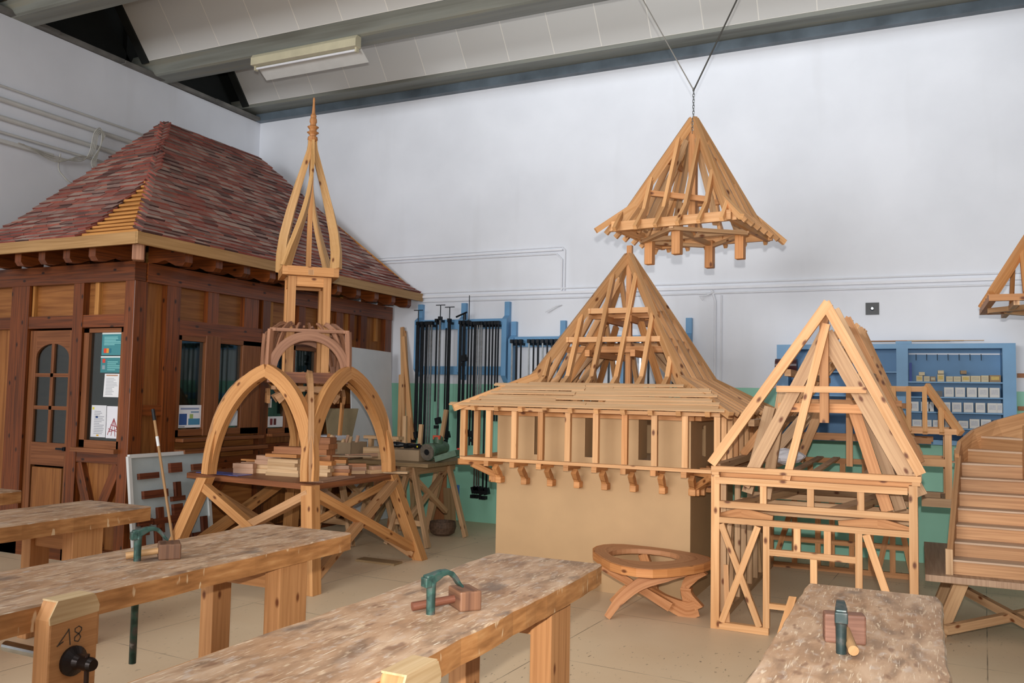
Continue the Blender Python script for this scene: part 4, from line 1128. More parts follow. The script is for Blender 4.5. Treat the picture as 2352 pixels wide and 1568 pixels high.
# ----- second hanging frame, cut by the right edge
RC = (1.08, 8.05)
HR2 = thing('hanging_roof_frame', 'hanging roof frame cut off by the right edge above the blue shelving', 'wooden model', (RC[0], RC[1], 2.4))
C1 = V((RC[0], RC[1], 0)); X = V((1, 0, 0)); Y = V((0, 1, 0)); h2 = .56
for q in range(4):
    a = q * PI / 2; n = X * math.sin(a) - Y * math.cos(a); t = X * math.cos(a) + Y * math.sin(a)
    g = G(); g.bar(C1 + n * h2 - t * (h2 + .02) + Z * 2.47, C1 + n * h2 + t * (h2 + .02) + Z * 2.47, .05, .05); part(HR2, 'wall_plate', g, PINE_R)
    g = G(); g.bar(C1 + (n + t) * h2 + Z * 2.5, C1 + (n + t) * .02 + Z * 3.42, .05, .07); part(HR2, 'hip_rafter', g, PINE_R)
    for u in (-.34, -.12, .12, .34):
        g = G(); tt = (h2 - abs(u)) / h2
        g.bar(C1 + n * h2 + t * u + Z * 2.5, C1 + n * (h2 * (1 - tt)) + t * u + Z * (2.5 + .92 * tt), .035, .05); part(HR2, 'jack_rafter', g, PINE_R)
    g = G(); g.bar(C1 + n * (h2 - .02) + Z * 2.425, C1 + t * (h2 - .02) + Z * 2.425, .05, .04); part(HR2, 'angle_tie', g, PINE_D)
for u in (-.4, -.2, 0, .2, .4):
    g = G(); g.bar(C1 + X * u - Y * h2 + Z * 2.43, C1 + X * u + Y * h2 + Z * 2.43, .04, .04); part(HR2, 'joist', g, PINE_D)
g = G(); g.tube([C1 + Z * 3.4, C1 + Z * 5.3, C1 + Z * 7.0], .006, 8); solo('suspension_cable', 'steel cable of the frame cut off at the right edge', 'cable', g, BLACKM, loc=C1 + Z * 3.4)
# ---------------------------------------------------------------- half-timbered house framing model
fx0, fx1, fy, by = -1.376, -.012, 6.34, 8.98
FH = thing('timber_frame_house_model', 'half-timbered house framing model of pale pine with steep roof trusses', 'wooden model', ((fx0 + fx1) / 2, fy, 0))
w5 = .05


def fb(name, x0, x1, y0, y1, z0, z1, m=None):
    j = JR.uniform(0, .0016); g = G(); g.box(x0, x1, y0 + j, y1 - j, z0 + j * .5, z1 - j * .5); part(FH, name, g, m or PINE)


def fr(name, p, q, w, h, up=(0, 0, 1), m=None):
    g = G(); g.bar(p, q, w, h, up); part(FH, name, g, m or PINE)


# front wall
fb('corner_post', fx0, fx0 + .06, fy, fy + .055, .0, 1.10); fb('corner_post', fx1 - .053, fx1, fy, fy + .055, 0, 1.10)
fb('sill', fx0 + .01, -.97, fy + .002, fy + .05, 0, .05); fb('sill', -.40, fx1 - .06, fy + .002, fy + .05, 0, .05)
fb('wall_plate', fx0 + .03, fx1 - .06, fy - .006, fy + .05, 1.04, 1.088)
fb('rail', fx0 + .06, fx1 - .053, fy, fy + .05, .868, .916); fb('rail', fx0 + .06, fx1 - .053, fy, fy + .05, .758, .80)
for x in (-1.03, -.71, -.385): fb('stud', x, x + .045, fy + .004, fy + .048, .916, 1.04)
for x in (-1.009, -.399): fb('stud', x, x + .045, fy + .004, fy + .048, .0 if x > -1 else .05, .758)
fb('lintel', -.964, -.399, fy + .004, fy + .048, .556, .60)
for x in (-.80, -.60): fb('stud', x, x + .045, fy + .004, fy + .046, .60, .758)
fb('stud', -.69, -.645, fy + .004, fy + .046, 0, .556); fb('rail', -.964, -.69, fy + .004, fy + .048, .185, .222)
fr('brace', (-1.305, fy + .025, .75), (-1.035, fy + .025, .05), .04, .045, (1, 0, 0)); fr('brace', (-1.045, fy + .023, .75), (-1.30, fy + .023, .05), .036, .045, (1, 0, 0))
fr('brace', (-.33, fy + .025, .755), (-.10, fy + .025, .05), .04, .05, (1, 0, 0)); fr('brace', (-1.28, fy + .07, .45), (-1.26, fy + .03, .05), .02, .035, (1, 0, 0))
# side and rear walls
NY = 9; ys = [fy + .05 + (by - fy - .1) * i / NY for i in range(NY + 1)]
for (x0, x1) in ((fx0, fx0 + .05), (fx1 - .05, fx1)):
    fb('sill', x0, x1, fy + .05, by, 0, .05, PINE_D); fb('wall_plate', x0, x1, fy + .055, by, 1.05, 1.10, PINE_D); fb('rail', x0, x1, fy + .05, by, .70, .75, PINE_D)
    for i, y in enumerate(ys[1:-1]): fb('stud', x0 + .003, x1 - .003, y - .022, y + .022, .05, .70, PINE_D)
    for i in (1, 3, 5, 7): fb('stud', x0 + .003, x1 - .003, ys[i] - .022, ys[i] + .022, .75, 1.05, PINE_D)
    fr('brace', ((x0 + x1) / 2, ys[1] + .03, .06), ((x0 + x1) / 2, ys[2] - .03, .69), .035, .045, (0, 1, 0), PINE_D)
    fr('brace', ((x0 + x1) / 2, ys[6] + .03, .69), ((x0 + x1) / 2, ys[7] - .03, .06), .035, .045, (0, 1, 0), PINE_D)
for x0 in (fx0, fx1 - .05): fb('corner_post', x0, x0 + .05, by, by + .05, 0, 1.1, PINE_R)
for z in (0, .26, .70, 1.05): fb('sill' if z == 0 else 'rail', fx0 + .05, fx1 - .05, by, by + .045, z, z + .05, PINE_R)
for x in (-1.15, -.93, -.80, -.62, -.45, -.26): fb('stud', x, x + .05, by + .002, by + .043, .05, .70, PINE_R)
for x in (-1.0, -.70, -.5, -.3): fb('stud', x, x + .05, by + .002, by + .043, .75, 1.05, PINE_R)
fr('brace', (-1.30, by + .02, .1), (-1.12, by + .02, .69), .04, .05, (1, 0, 0), PINE_R); fr('brace', (-.20, by + .02, .68), (-.07, by + .02, .06), .04, .05, (1, 0, 0), PINE_R)
fr('brace', (-.36, by + .02, .06), (-.22, by + .02, .69), .04, .05, (1, 0, 0), PINE_R)
# floor joists and loft boards
for i in (1, 3, 5, 7):
    fb('floor_joist', fx0 + .05, fx1 - .05, ys[i] - .025, ys[i] + .025, .80, .85, PINE_D)
for x in (-1.22, -.55, -.50): fr('loose_beam', (x, fy + .08, .885), (x + .45, 8.2, .92), .06, .05, (0, 0, 1), PINE_D)
for s in (0, 1):
    pts = [(fx0 + .05 if not s else fx1 - .055, fy + .11, .79), (fx0 + .2 if not s else fx1 - .25, fy + .11, .83), (fx0 + .42 if not s else fx1 - .5, fy + .11, .80)]
    g = G(); g.sweep(pts, .03, [.055, .075, .045], (0, 0, 1)); part(FH, 'bent_beam', g, PINE_R)


def ridge(y): return V((-.577 + .111 * (y - 6.34) / 2.46, y, 2.344 + .0 * (y - 6.34)))


def lean(y): return (y - 6.34) * .0


def truss(y, zr=0, sec=(.05, .065), m=None, drop=0.0, inset=0.0, name='rafter'):
    R = ridge(y); R.z -= drop
    fr(name, (fx0 - .0 + inset, y, 1.18), R + V((.012, 0, 0)), sec[0], sec[1], (0, 0, 1), m)
    fr(name, (.01 - inset, y, 1.18), R - V((.012, 0, 0)), sec[0], sec[1], (0, 0, 1), m)


# eaves-level tie frame
fb('tie_beam', fx0 - .0, .01, fy - .005, fy + .05, 1.125, 1.166)
fb('eaves_beam', -.045, .015, fy + .05, by + .05, 1.13, 1.18, PINE_D); fb('eaves_beam', fx0, fx0 + .055, fy + .05, by + .05, 1.13, 1.18, PINE_D)
fb('tie_beam', fx0 + .05, -.045, fy + .09, fy + .14, 1.06, 1.12, PINE_R)
for x in (fx0 + .005, -.045): fb('block', x, x + .05, fy + .001, fy + .05, 1.10, 1.125)
truss(fy + .02, sec=(.05, .068)); fr('rafter', (-.01, 6.86, 1.18), ridge(6.86) - V((.012, 0, 0)), .05, .068, (0, 0, 1), PINE_D)
truss(7.6, m=PINE_R); truss(8.2, sec=(.035, .045), m=PINE); truss(8.35, sec=(.03, .04), m=PINE, drop=.08); truss(8.6, sec=(.03, .045), m=PINE); truss(8.8, sec=(.045, .05), m=PINE)
# principal truss behind the front rafters
q = V((-.602, fy + .18, 2.14))
fr('principal_rafter', (-1.17, fy + .18, 1.02), q, .06, .085, (0, 0, 1), PINE_D); fr('principal_rafter', (.0, fy + .18, 1.02), q, .06, .11, (0, 0, 1), PINE_D)
fb('king_post', -.635, -.575, fy + .10, fy + .17, 1.50, 2.27, PINE_R)
fr('hip_jack', (-.586, fy + .085, 2.20), (-.855, fy + .06, 1.09), .05, .055, (1, 0, 0), PINE)
fb('collar', -.925, -.325, fy + .055, fy + .10, 1.713, 1.758); fb('collar', -.93, -.32, fy + .175, fy + .22, 1.57, 1.635, PINE_R)
# inner leaning braces of the bent frame
for (a, b_, m_) in (((-1.02, 6.75, 1.60), (-1.18, 6.70, .95), PINE_D), ((-.95, 6.95, 1.75), (-1.06, 6.80, .90), PINE_D), ((-.42, 6.62, 1.60), (-.20, 6.55, .90), PINE_R), ((-.36, 6.72, 1.66), (-.12, 6.72, .90), PINE_D), ((-.86, 7.7, 1.55), (-1.20, 7.7, 1.12), PINE_D), ((-.80, 8.3, 1.6), (-1.0, 8.3, 1.1), PINE), ((-.9, 8.8, 1.6), (-1.22, 8.8, 1.12), PINE_D)):
    fr('inner_brace', a, b_, .055, .08, (1, 0, 0), m_)
for y, h in ((7.6, 2.24), (8.8, 2.2)):
    R = ridge(y); fb('king_post', R.x - .025, R.x + .025, y + .03, y + .08, 1.12, h, PINE_R)
for y, z in ((7.6, 1.62), (7.6, 1.98), (8.8, 1.6), (8.3, 1.3), (8.8, 1.3)):
    R = ridge(y); hwid = (2.30 - z) * .585; fb('collar', R.x - hwid, R.x + hwid, y + .02, y + .06, z, z + .05, PINE_R)
fr('ridge_beam', ridge(6.9) - V((0, 0, .10)), ridge(8.8) - V((0, 0, .12)), .035, .06, (0, 0, 1), PINE_D)
for f in (.36, .68):
    for s, xx in ((-1, fx0), (1, .01)):
        a = ridge(6.5).lerp(V((xx, 6.5, 1.18)), f) - V((0, 0, .07)); b_ = ridge(8.85).lerp(V((xx, 8.85, 1.18)), f) - V((0, 0, .07))
        fr('purlin', a, b_, .045, .05, (0, 0, 1), PINE_D)
for x in (-1.1, -.9, -.75, -.38, -.2): fb('loft_board', x, x + .06, 6.9, 8.9, 1.105, 1.12, PINE_D)
# dormer on the right slope
for y in (7.70, 8.22):
    fb('dormer_post', .185, .235, y - .025, y + .025, .86, 1.42, PINE)
    fb('dormer_beam', .015, .185, y - .02, y + .02, 1.15, 1.21, PINE); fb('dormer_beam', .015, .25, y - .03, y + .03, .83, .90, PINE_D)
fb('dormer_beam', .19, .235, 7.70, 8.22, 1.15, 1.20, PINE_D); fb('dormer_beam', .16, .25, 7.73, 8.19, .835, .895, PINE_D)
rx0, rx1, ry, rz = -.28, .06, 7.96, 1.80
fr('dormer_ridge', (rx0, ry, rz - .03), (rx1, ry, rz - .03), .035, .045)
for sgn in (-1, 1):
    ye = ry + sgn * .30
    fr('dormer_rafter', (rx0 + .02, ry + sgn * .02, rz), (-.075, ye, 1.415), .038, .05)
    for x, m_ in ((-.19, PINE), (-.075, PINE), (.045, PINE)): fr('dormer_rafter', (x, ry + sgn * .02, rz - .02), (x, ye, 1.415), .036, .045, (0, 0, 1), m_) if x > -.15 else fr('dormer_rafter', (x, ry + sgn * .02, rz - .02), (x, ry + sgn * .15, 1.60), .036, .045)
    fr('dormer_rafter', (rx1, ry + sgn * .015, rz), (.30, ye, 1.42), .04, .055)
    fr('dormer_rafter', (.165, ry + sgn * .15, 1.61), (.165, ye, 1.415), .036, .04)
    fr('dormer_plate', (-.08, ye + .02 * -sgn, 1.43), (.27, ye + .02 * -sgn, 1.43), .035, .045)
fr('dormer_plate', (.25, ry - .29, 1.43), (.25, ry + .29, 1.43), .035, .045)
# crumpled cloth on the loft
def blob(c, rx, ry_, rz_2, seed, n=18, m=9, amp=.25):
    rr = random.Random(seed); ph = [rr.uniform(0, 6.28) for _ in range(8)]; g = G(); R = []
    for i in range(m + 1):
        a = PI * i / m; row = []
        for j in range(n):
            b_ = 2 * PI * j / n; k = 1 + amp * (math.sin(3 * b_ + ph[0] + 2 * a) * .5 + math.sin(5 * b_ + ph[1] - 3 * a) * .35 + math.sin(4 * a + ph[2]) * .3 + rr.uniform(-.15, .15)) * math.sin(a)
            row.append(V((c[0] + rx * k * math.sin(a) * math.cos(b_), c[1] + ry_ * k * math.sin(a) * math.sin(b_), c[2] + rz_2 * math.cos(a) * (1 + amp * .5 * math.sin(2 * b_ + ph[3])))))
        R.append(row)
    for i in range(m):
        for j in range(n): jj = (j + 1) % n; g.face([R[i + 1][j], R[i + 1][jj], R[i][jj], R[i][j]])
    return g


solo('plastic_bag', 'crumpled white plastic bag lying in the loft of the house frame model', 'bag', blob((-1.0, 7.45, 1.19), .16, .10, .062, 3), CLOTH, loc=(-1.0, 7.45, 1.12))
g = G(); g.hexa((-1.22, 8.2, 1.135), (.04, 0, 0), (0, .2, 0), (0, 0, .01)); solo('pine_offcut', 'loose pine board end lying in the loft of the house frame model', 'board', g, PINE_D, loc=(-1.22, 8.2, 1.125))

# ---------------------------------------------------------------- staircase model on its table
ST = thing('staircase_model', 'model winding staircase of pale wood standing on a low table at the right', 'wooden model', (.45, 6.62, .5))
DUSTW = wood('dusty_tread', 'cdb096', 'b8987c', knots=False, var=.08)
TZ = .5; ri = .1; run = .15
for k in range(6):
    y = 6.62 + run * k; xl = .20 + .016 * k; z = TZ + ri * (k + 1)
    g = G(); g.box(xl, .70, y + .012, y + .024, z - ri, z - .012); part(ST, 'riser', g, STAIRW)
    g = G(); g.box(xl, .70, y - .012, y + run + .02, z - .014, z); part(ST, 'tread', g, DUSTW, .003)
# winders turning right
cxw, cyw = .74, 7.52
for k in range(3):
    a0 = PI - math.radians(4 + 24 * k); a1 = PI - math.radians(4 + 24 * (k + 1)); z = TZ + ri * (7 + k)
    p0 = V((cxw + .55 * math.cos(a0), cyw + .42 * math.sin(a0), 0)); p1 = V((cxw + .62 * math.cos(a1), cyw + .50 * math.sin(a1), 0)); pc = V((.72, 7.50, 0))
    poly = [(pc.x, pc.y), (p0.x, p0.y), (p1.x, p1.y)]
    if k == 0: poly = [(.72, 7.50), (.29, 7.50), (.285, 7.60), (p1.x, p1.y)]
    g = G(); g.prism(poly, (0, 0, z - .014), (1, 0, 0), (0, 1, 0), (0, 0, .014)); part(ST, 'winder_tread', g, DUSTW)
    a = V((poly[1][0], poly[1][1], 0)); g = G(); g.bar(V((.72, 7.51, z - ri / 2 - .007)), a + V((0, .01, z - ri / 2 - .007)), .012, ri - .014); part(ST, 'winder_riser', g, STAIRW)
g = G(); g.prism([(6.60, TZ), (6.74, TZ), (7.55, TZ + .50), (7.55, TZ + .76), (7.42, TZ + .76), (6.60, TZ + .17)], (.165, 0, 0), (0, 1, 0), (0, 0, 1), (.035, 0, 0)); 
g.v = [V((v.x + .11 * max(0, (v.y - 6.62)), v.y, v.z)) for v in g.v]
part(ST, 'string_board', g, STAIRW)
g = G(); g.box(.155, .20, 6.585, 6.63, TZ, TZ + .17); part(ST, 'newel', g, PINE_D)
g = G(); pts = [(.265, 7.42, TZ + .68), (.30, 7.62, TZ + .74), (.42, 7.80, TZ + .82), (.60, 7.93, TZ + .90), (.85, 8.0, TZ + .98), (1.1, 8.0, TZ + 1.03)]
g.sweep(pts, .03, [.20, .26, .28, .28, .28, .26], (0, 0, 1)); part(ST, 'outer_string', g, STAIRW)
g = G(); g.prism([(6.60, TZ + .12), (6.66, TZ), (6.8, TZ), (7.5, TZ + .5), (7.5, TZ + .82), (7.40, TZ + .85)], (.70, 0, 0), (0, 1, 0), (0, 0, 1), (.035, 0, 0)); part(ST, 'string_board', g, STAIRW)
g = G(); g.tube([(.735, 7.50, TZ), (.735, 7.50, TZ + 1.0)], .03, 12); part(ST, 'newel', g, STAIRW)
TB = thing('low_table', 'low table with crossed legs carrying the staircase model', 'table', (.5, 7.2, 0))
g = G(); g.box(.03, 1.3, 6.52, 8.05, .455, TZ - .001); part(TB, 'tabletop', g, wood('dusty_top', 'a88a70', '93745c', knots=False), .003)
for y in (6.95, 7.75):
    g = G(); g.bar((.12, y, .02), (.27, y - .12, .45), .055, .09, (1, 0, 0)); part(TB, 'leg', g, PINE_D)
    g = G(); g.bar((1.2, y, .02), (1.08, y, .45), .055, .09, (1, 0, 0)); part(TB, 'leg', g, PINE_D)
for sgn in (0, 1):
    a, b_ = ((.15, 6.72, .10), (1.15, 7.70, .22)) if not sgn else ((.22, 7.6, .26), (1.1, 6.4, .03))
    g = G(); g.bar(a, b_, .05, .06); part(TB, 'brace', g, PINE_D)

# ---------------------------------------------------------------- teardrop coffee table
TR = thing('teardrop_table', 'low teardrop-shaped coffee table with oval opening and curved crossing legs', 'table', (-1.88, 6.6, 0))
outl = [(-2.395, 6.70), (-2.33, 6.52), (-2.19, 6.32), (-2.08, 6.19), (-1.97, 6.11), (-1.85, 6.075), (-1.74, 6.095), (-1.66, 6.17), (-1.59, 6.27), (-1.52, 6.39), (-1.475, 6.50), (-1.45, 6.62), (-1.455, 6.72), (-1.51, 6.84), (-1.61, 6.93), (-1.74, 6.99), (-1.87, 7.03), (-2.01, 7.055), (-2.14, 7.065), (-2.25, 7.06), (-2.33, 7.02), (-2.38, 6.95), (-2.405, 6.83)]
outl = [(x, 6.6 + (y - 6.6) * (.86 if y > 6.6 else 1)) for x, y in outl]
no = len(outl); hc_ = V((-1.955, 6.60)); hole = []
for i, (x, y) in enumerate(outl):
    a = math.atan2(y - hc_.y, x - hc_.x); hole.append((hc_.x + .28 * math.cos(a), hc_.y + .26 * math.sin(a)))
g = G(); z1, z0 = .425, .385
for i in range(no):
    j = (i + 1) % no
    A, B, Cc, Dd = outl[i], outl[j], hole[j], hole[i]
    g.face([(A[0], A[1], z1), (B[0], B[1], z1), (Cc[0], Cc[1], z1), (Dd[0], Dd[1], z1)]); g.face([(B[0], B[1], z0), (A[0], A[1], z0), (Dd[0], Dd[1], z0), (Cc[0], Cc[1], z0)])
    g.face([(A[0], A[1], z0), (B[0], B[1], z0), (B[0], B[1], z1), (A[0], A[1], z1)]); g.face([(Cc[0], Cc[1], z0), (Dd[0], Dd[1], z0), (Dd[0], Dd[1], z1), (Cc[0], Cc[1], z1)])
part(TR, 'tabletop', g, wood('tear_top', 'bf8a62', 'a06d48', knots=False, var=.02), .004)
g = G(); g.sweep([(x, y, .392) for x, y in outl + outl[:1]], .03, .06, (0, 0, 1)); part(TR, 'rim', g, wood('tear_rim', 'cf8f58', 'b5713c', var=.02))
TL = wood('tear_leg', 'c98e5e', 'ae7040', var=.02)


def curve(pts, n=8):
    out = []; P = [V(p) for p in pts]; P = [P[0] * 2 - P[1]] + P + [P[-1] * 2 - P[-2]]
    for i in range(1, len(P) - 2):
        for k in range(n):
            t = k / n; a, b_, c, d = P[i - 1], P[i], P[i + 1], P[i + 2]
            out.append(.5 * ((2 * b_) + (c - a) * t + (2 * a - 5 * b_ + 4 * c - d) * t * t + (3 * b_ - a - 3 * c + d) * t ** 3))
    out.append(P[-2]); return out


def crib(pts, w, hs, up):
    c = curve(pts); n = len(c); m = len(hs) - 1
    H = []
    for i in range(n):
        t = i / (n - 1) * m; k = min(int(t), m - 1); H.append(hs[k] + (hs[k + 1] - hs[k]) * (t - k))
    g = G(); g.sweep(c, w, H, up); return g


part(TR, 'leg', crib([(-2.12, 6.22, .01), (-2.04, 6.25, .13), (-1.90, 6.30, .26), (-1.72, 6.36, .34), (-1.58, 6.42, .37)], .05, [.05, .07, .09, .11, .07], (-.5, 0, 1)), TL)
part(TR, 'leg', crib([(-2.24, 6.70, .01), (-2.10, 6.68, .13), (-1.95, 6.62, .16), (-1.78, 6.58, .10), (-1.62, 6.58, .05), (-1.53, 6.60, .07)], .045, [.05, .08, .08, .09, .13, .12], (0, 0, 1)), TL)
part(TR, 'leg', crib([(-2.20, 6.35, .37), (-2.05, 6.42, .26), (-1.88, 6.48, .16), (-1.72, 6.52, .07)], .04, [.09, .06, .06, .07], (0, 0, 1)), TL)
part(TR, 'leg', crib([(-1.55, 6.60, .05), (-1.60, 6.60, .14), (-1.62, 6.60, .22), (-1.56, 6.60, .31), (-1.52, 6.60, .37)], .055, [.15, .09, .06, .09, .15], (1, 0, 0)), TL)
part(TR, 'collar', G().hexa((-1.615, 6.60, .20), (.04, 0, 0), (0, .035, 0), (0, 0, .012)), TL)
part(TR, 'leg', crib([(-1.95, 6.95, .01), (-1.98, 6.93, .18), (-2.05, 6.90, .38)], .045, [.05, .07, .08], (1, 0, 0)), TL)
# ---------------------------------------------------------------- clamp racks on the back wall
def rack(name, label, xs, z0, z1, rails, base):
    T = thing(name, label, 'rack', (base, 9.93, z0))
    for x, zt, zb in xs:
        g = G(); g.prism([(9.999, zb - .02), (9.999, zt), (9.94, zt), (9.94, zt - .18), (9.86, zt - .23), (9.86, zb + .08), (9.94, zb)], (x - .035, 0, 0), (0, 1, 0), (0, 0, 1), (.07, 0, 0)); part(T, 'bracket_post', g, BLUE)
    for xa, xb, za, zb in rails:
        g = G(); g.box(xa, xb, 9.90, 9.935, za, zb); part(T, 'rail', g, BLUE)
    return T


rack('clamp_rack', 'tall blue wall rack with long bar clamps beside the kiosk', [(-6.11, 2.86, 1.90), (-5.44, 2.86, 1.86), (-4.80, 2.86, 1.82)], 1.8, 2.86, [(-6.14, -4.77, 2.51, 2.64), (-6.14, -4.77, 1.91, 2.02)], -5.45)
rack('clamp_rack', 'lower blue wall rack seen behind the turret model', [(-4.70, 2.60, 1.6), (-4.02, 2.60, 1.6), (-3.2, 2.6, 1.6), (-2.43, 2.60, 1.6)], 1.6, 2.6, [(-4.73, -2.40, 2.27, 2.40), (-4.73, -2.4, 1.5, 1.6)], -3.6)
cl = [0]


def clamp(x, zt, zb, w, mat, label, group, head=True, y=9.80, jaw=None, foot=False):
    T = thing('bar_clamp', label, 'clamp', (x, y, zb), group=group)
    g = G(); g.box(x - w / 2, x + w / 2, y - .008, y + .008, zb, zt); part(T, 'bar', g, mat)
    if head:
        g = G(); g.box(x - .019, x + .019, y - .03, y + .03, zt - .035, zt + .012); g.box(x - .012, x + .012, y + .02, 9.90, zt - .06, zt - .03); part(T, 'fixed_jaw', g, BLACKM)
    if jaw is not None:
        g = G(); g.hexa((x + .01, y - .01, jaw), (.032, 0, .01), (0, .03, 0), (-.01, 0, .04)); g.box(x - .02, x + .02, y - .07, y, jaw - .10, jaw - .06); part(T, 'sliding_jaw', g, BLACKM)
    if foot:
        g = G(); g.tube([(x, y, zt), (x, y, zt + .17)], .007, 8); g.bar((x - .07, y, zt + .165), (x + .07, y, zt + .165), .01, .01); part(T, 'screw', g, BLACKM)
    return T


g1 = 'bar clamps on the tall blue rack'
for i, (x, w, m_, zb, kw) in enumerate([(-6.05, .05, BLACKM, 1.03, dict(foot=True)), (-5.98, .05, BLACKM, 1.02, dict()), (-5.915, .03, BLACKM, .98, dict()), (-5.875, .022, STEEL, 1.0, dict()), (-5.835, .022, STEEL, 1.0, dict())]):
    clamp(x, 2.60, zb, w, m_, nth(i, 'heavy black clamp on the tall rack') if m_ is BLACKM else ['left', 'right'][i - 3] + ' one of two bright pipe clamps beside the heavy black ones', g1 + (', black group' if m_ is BLACKM else ', bright pair'), jaw=1.10 if i == 0 else None, **kw)
clamp(-5.76, 2.63, 1.55, .018, BLACKM, 'thin short clamp bar left of the two T-handled clamps', None)
clamp(-5.71, 2.66, 1.05, .026, STEEL, 'T-handled clamp with a bright bar left of the middle rack post', None, foot=True, jaw=1.30)
clamp(-5.57, 2.63, 1.06, .045, BLACKM, 'broad black T-handled clamp left of the middle rack post', None, foot=True, jaw=1.12)
clamp(-5.615, 2.52, 1.08, .014, BLACKM, 'thin black rod beside the broad black clamp', None, head=False)
for i, x in enumerate((-5.40, -5.345)): clamp(x, 2.60, .95, .035, BLACKM, 'black clamp right of the middle rack post' if i == 0 else 'black clamp with jaw halfway up, second right of the middle rack post', g1 + ' pair', jaw=None if i == 0 else 2.12)
clamp(-5.28, 2.60, 1.05, .016, BLACKM, 'slender clamp whose rod rises above the rack rail', None, jaw=1.15)
g = G(); g.tube([(-5.28, 9.8, 2.6), (-5.28, 9.8, 2.94)], .006, 8); solo('steel_rod', 'thin upright rod sticking above the middle of the tall rack', 'rod', g, BLACKM, loc=(-5.28, 9.8, 2.6))
g = G(); g.tube([(-5.345, 9.8, 2.62), (-5.345, 9.8, 2.70)], .02, 8); g.tube([(-5.46, 9.78, 2.66), (-5.30, 9.78, 2.72)], .012, 8); solo('cranked_clamp', 'large cranked clamp head on top of the tall rack', 'clamp', g, BLACKM, loc=(-5.345, 9.8, 2.6))
xs = [-5.235, -5.185, -5.15, -5.115, -5.085, -5.025, -4.975, -4.93, -4.885, -4.85]
for i, x in enumerate(xs):
    bright = i in (2, 3, 4)
    clamp(x, 2.585, (1.0 if i < 2 else .45 if bright else .42 + .9 * (i > 6)), .032 if i == 1 else .018, STEEL if bright else BLACKM, nth(i, ('bright' if bright else 'dark') + ' clamp in the close row of the tall rack'), 'close row clamps ' + ('bright' if bright else 'dark'), jaw=(1.15 if i == 1 else .44 if bright else (.43 if i in (5, 6) else None)))
g = G(); g.bar((-5.12, 9.74, .36), (-4.95, 9.74, .35), .01, .01); g.box(-5.04, -5.02, 9.73, 9.75, .36, .46); g.box(-5.12, -4.92, 9.72, 9.79, .40, .44); solo('screw_clamp', 'clamp foot with a cross handle low before the green wall', 'clamp', g, BLACKM, loc=(-5.04, 9.75, .35))
for i in range(10):
    x = -4.65 + .062 * i + (.05 if i > 2 else 0)
    clamp(x, 2.345, 1.15, .018 if i % 4 != 1 else .024, BLACKM if i % 3 else STEEL, nth(i, 'short clamp on the lower rack beside the turret roof'), 'short clamps on the lower rack')
for i in range(14):
    x = -3.85 + .098 * i
    clamp(x, 2.345, 1.3, .022, BLACKM if i % 3 else STEEL, nth(i, 'clamp hanging behind the open turret roof frame'), 'clamps behind the turret roof')
# ---------------------------------------------------------------- blue shelving cabinet
x0, x1, z0, z1, yf = -1.40, .868, 1.236, 2.262, 9.72
CB = thing('shelving_cabinet', 'blue-painted wall cabinet with open shelves of small boxes', 'cabinet', (x0, yf, z0))
def cb(name, *a, m=BLUE):
    g = G(); g.box(*a); return part(CB, name, g, m)
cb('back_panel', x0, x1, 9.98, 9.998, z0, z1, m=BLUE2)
cb('side_panel', x0, x0 + .12, yf, 9.98, z0, z1); cb('side_panel', x1 - .115, x1, yf, 9.98, z0, z1); cb('divider', -.205, -.095, yf, 9.98, z0 + .05, z1 - .05)
cb('top_panel', x0 + .12, x1 - .115, yf, 9.98, z1 - .05, z1); cb('bottom_panel', x0 + .12, x1 - .115, yf, 9.98, z0, z0 + .05)
for z in (1.862, 1.708, 1.555): cb('shelf', -.095, x1 - .115, yf + .03, 9.98, z, z + .014); cb('shelf', x0 + .12, -.205, yf + .03, 9.98, z + (.1 if z > 1.8 else 0), z + .014 + (.1 if z > 1.8 else 0))
cb('top_block', -.21, -.06, yf - .005, 9.9, z1, z1 + .028)
g = G(); g.bar((-.09, 9.96, 2.17), (x1 - .12, 9.96, 2.165), .008, .014); part(CB, 'hanging_rail', g, PVC)
for i in range(7):
    g = G(); xx_ = -.02 + .1 * i; g.tube([(xx_, 9.95, 2.165), (xx_, 9.93, 2.14), (xx_, 9.92, 2.10), (xx_, 9.90, 2.10)], .003, 6); part(CB, 'hook', g, BLACKM)


def lab_box(x, z, w, h, m, label, group, d=.12, tag='b0b0b8', y=None):
    y = (yf + .045) if y is None else y
    T = thing('cardboard_box' if m is not BLACKP else 'black_box', label, 'box', (x + w / 2, y, z), group=group)
    g = G(); g.box(x, x + w, y, y + d, z + .0005, z + h); part(T, 'carton', g, m, .002)
    if tag:
        g = G(); g.box(x + w * .15, x + w * .85, y - .0015, y, z + h * .3, z + h * .8); part(T, 'label_sheet', g, bpy.data.materials.get('tag_' + tag) or plain('tag_' + tag, tag, rough=.7, var=.1, nscale=60))


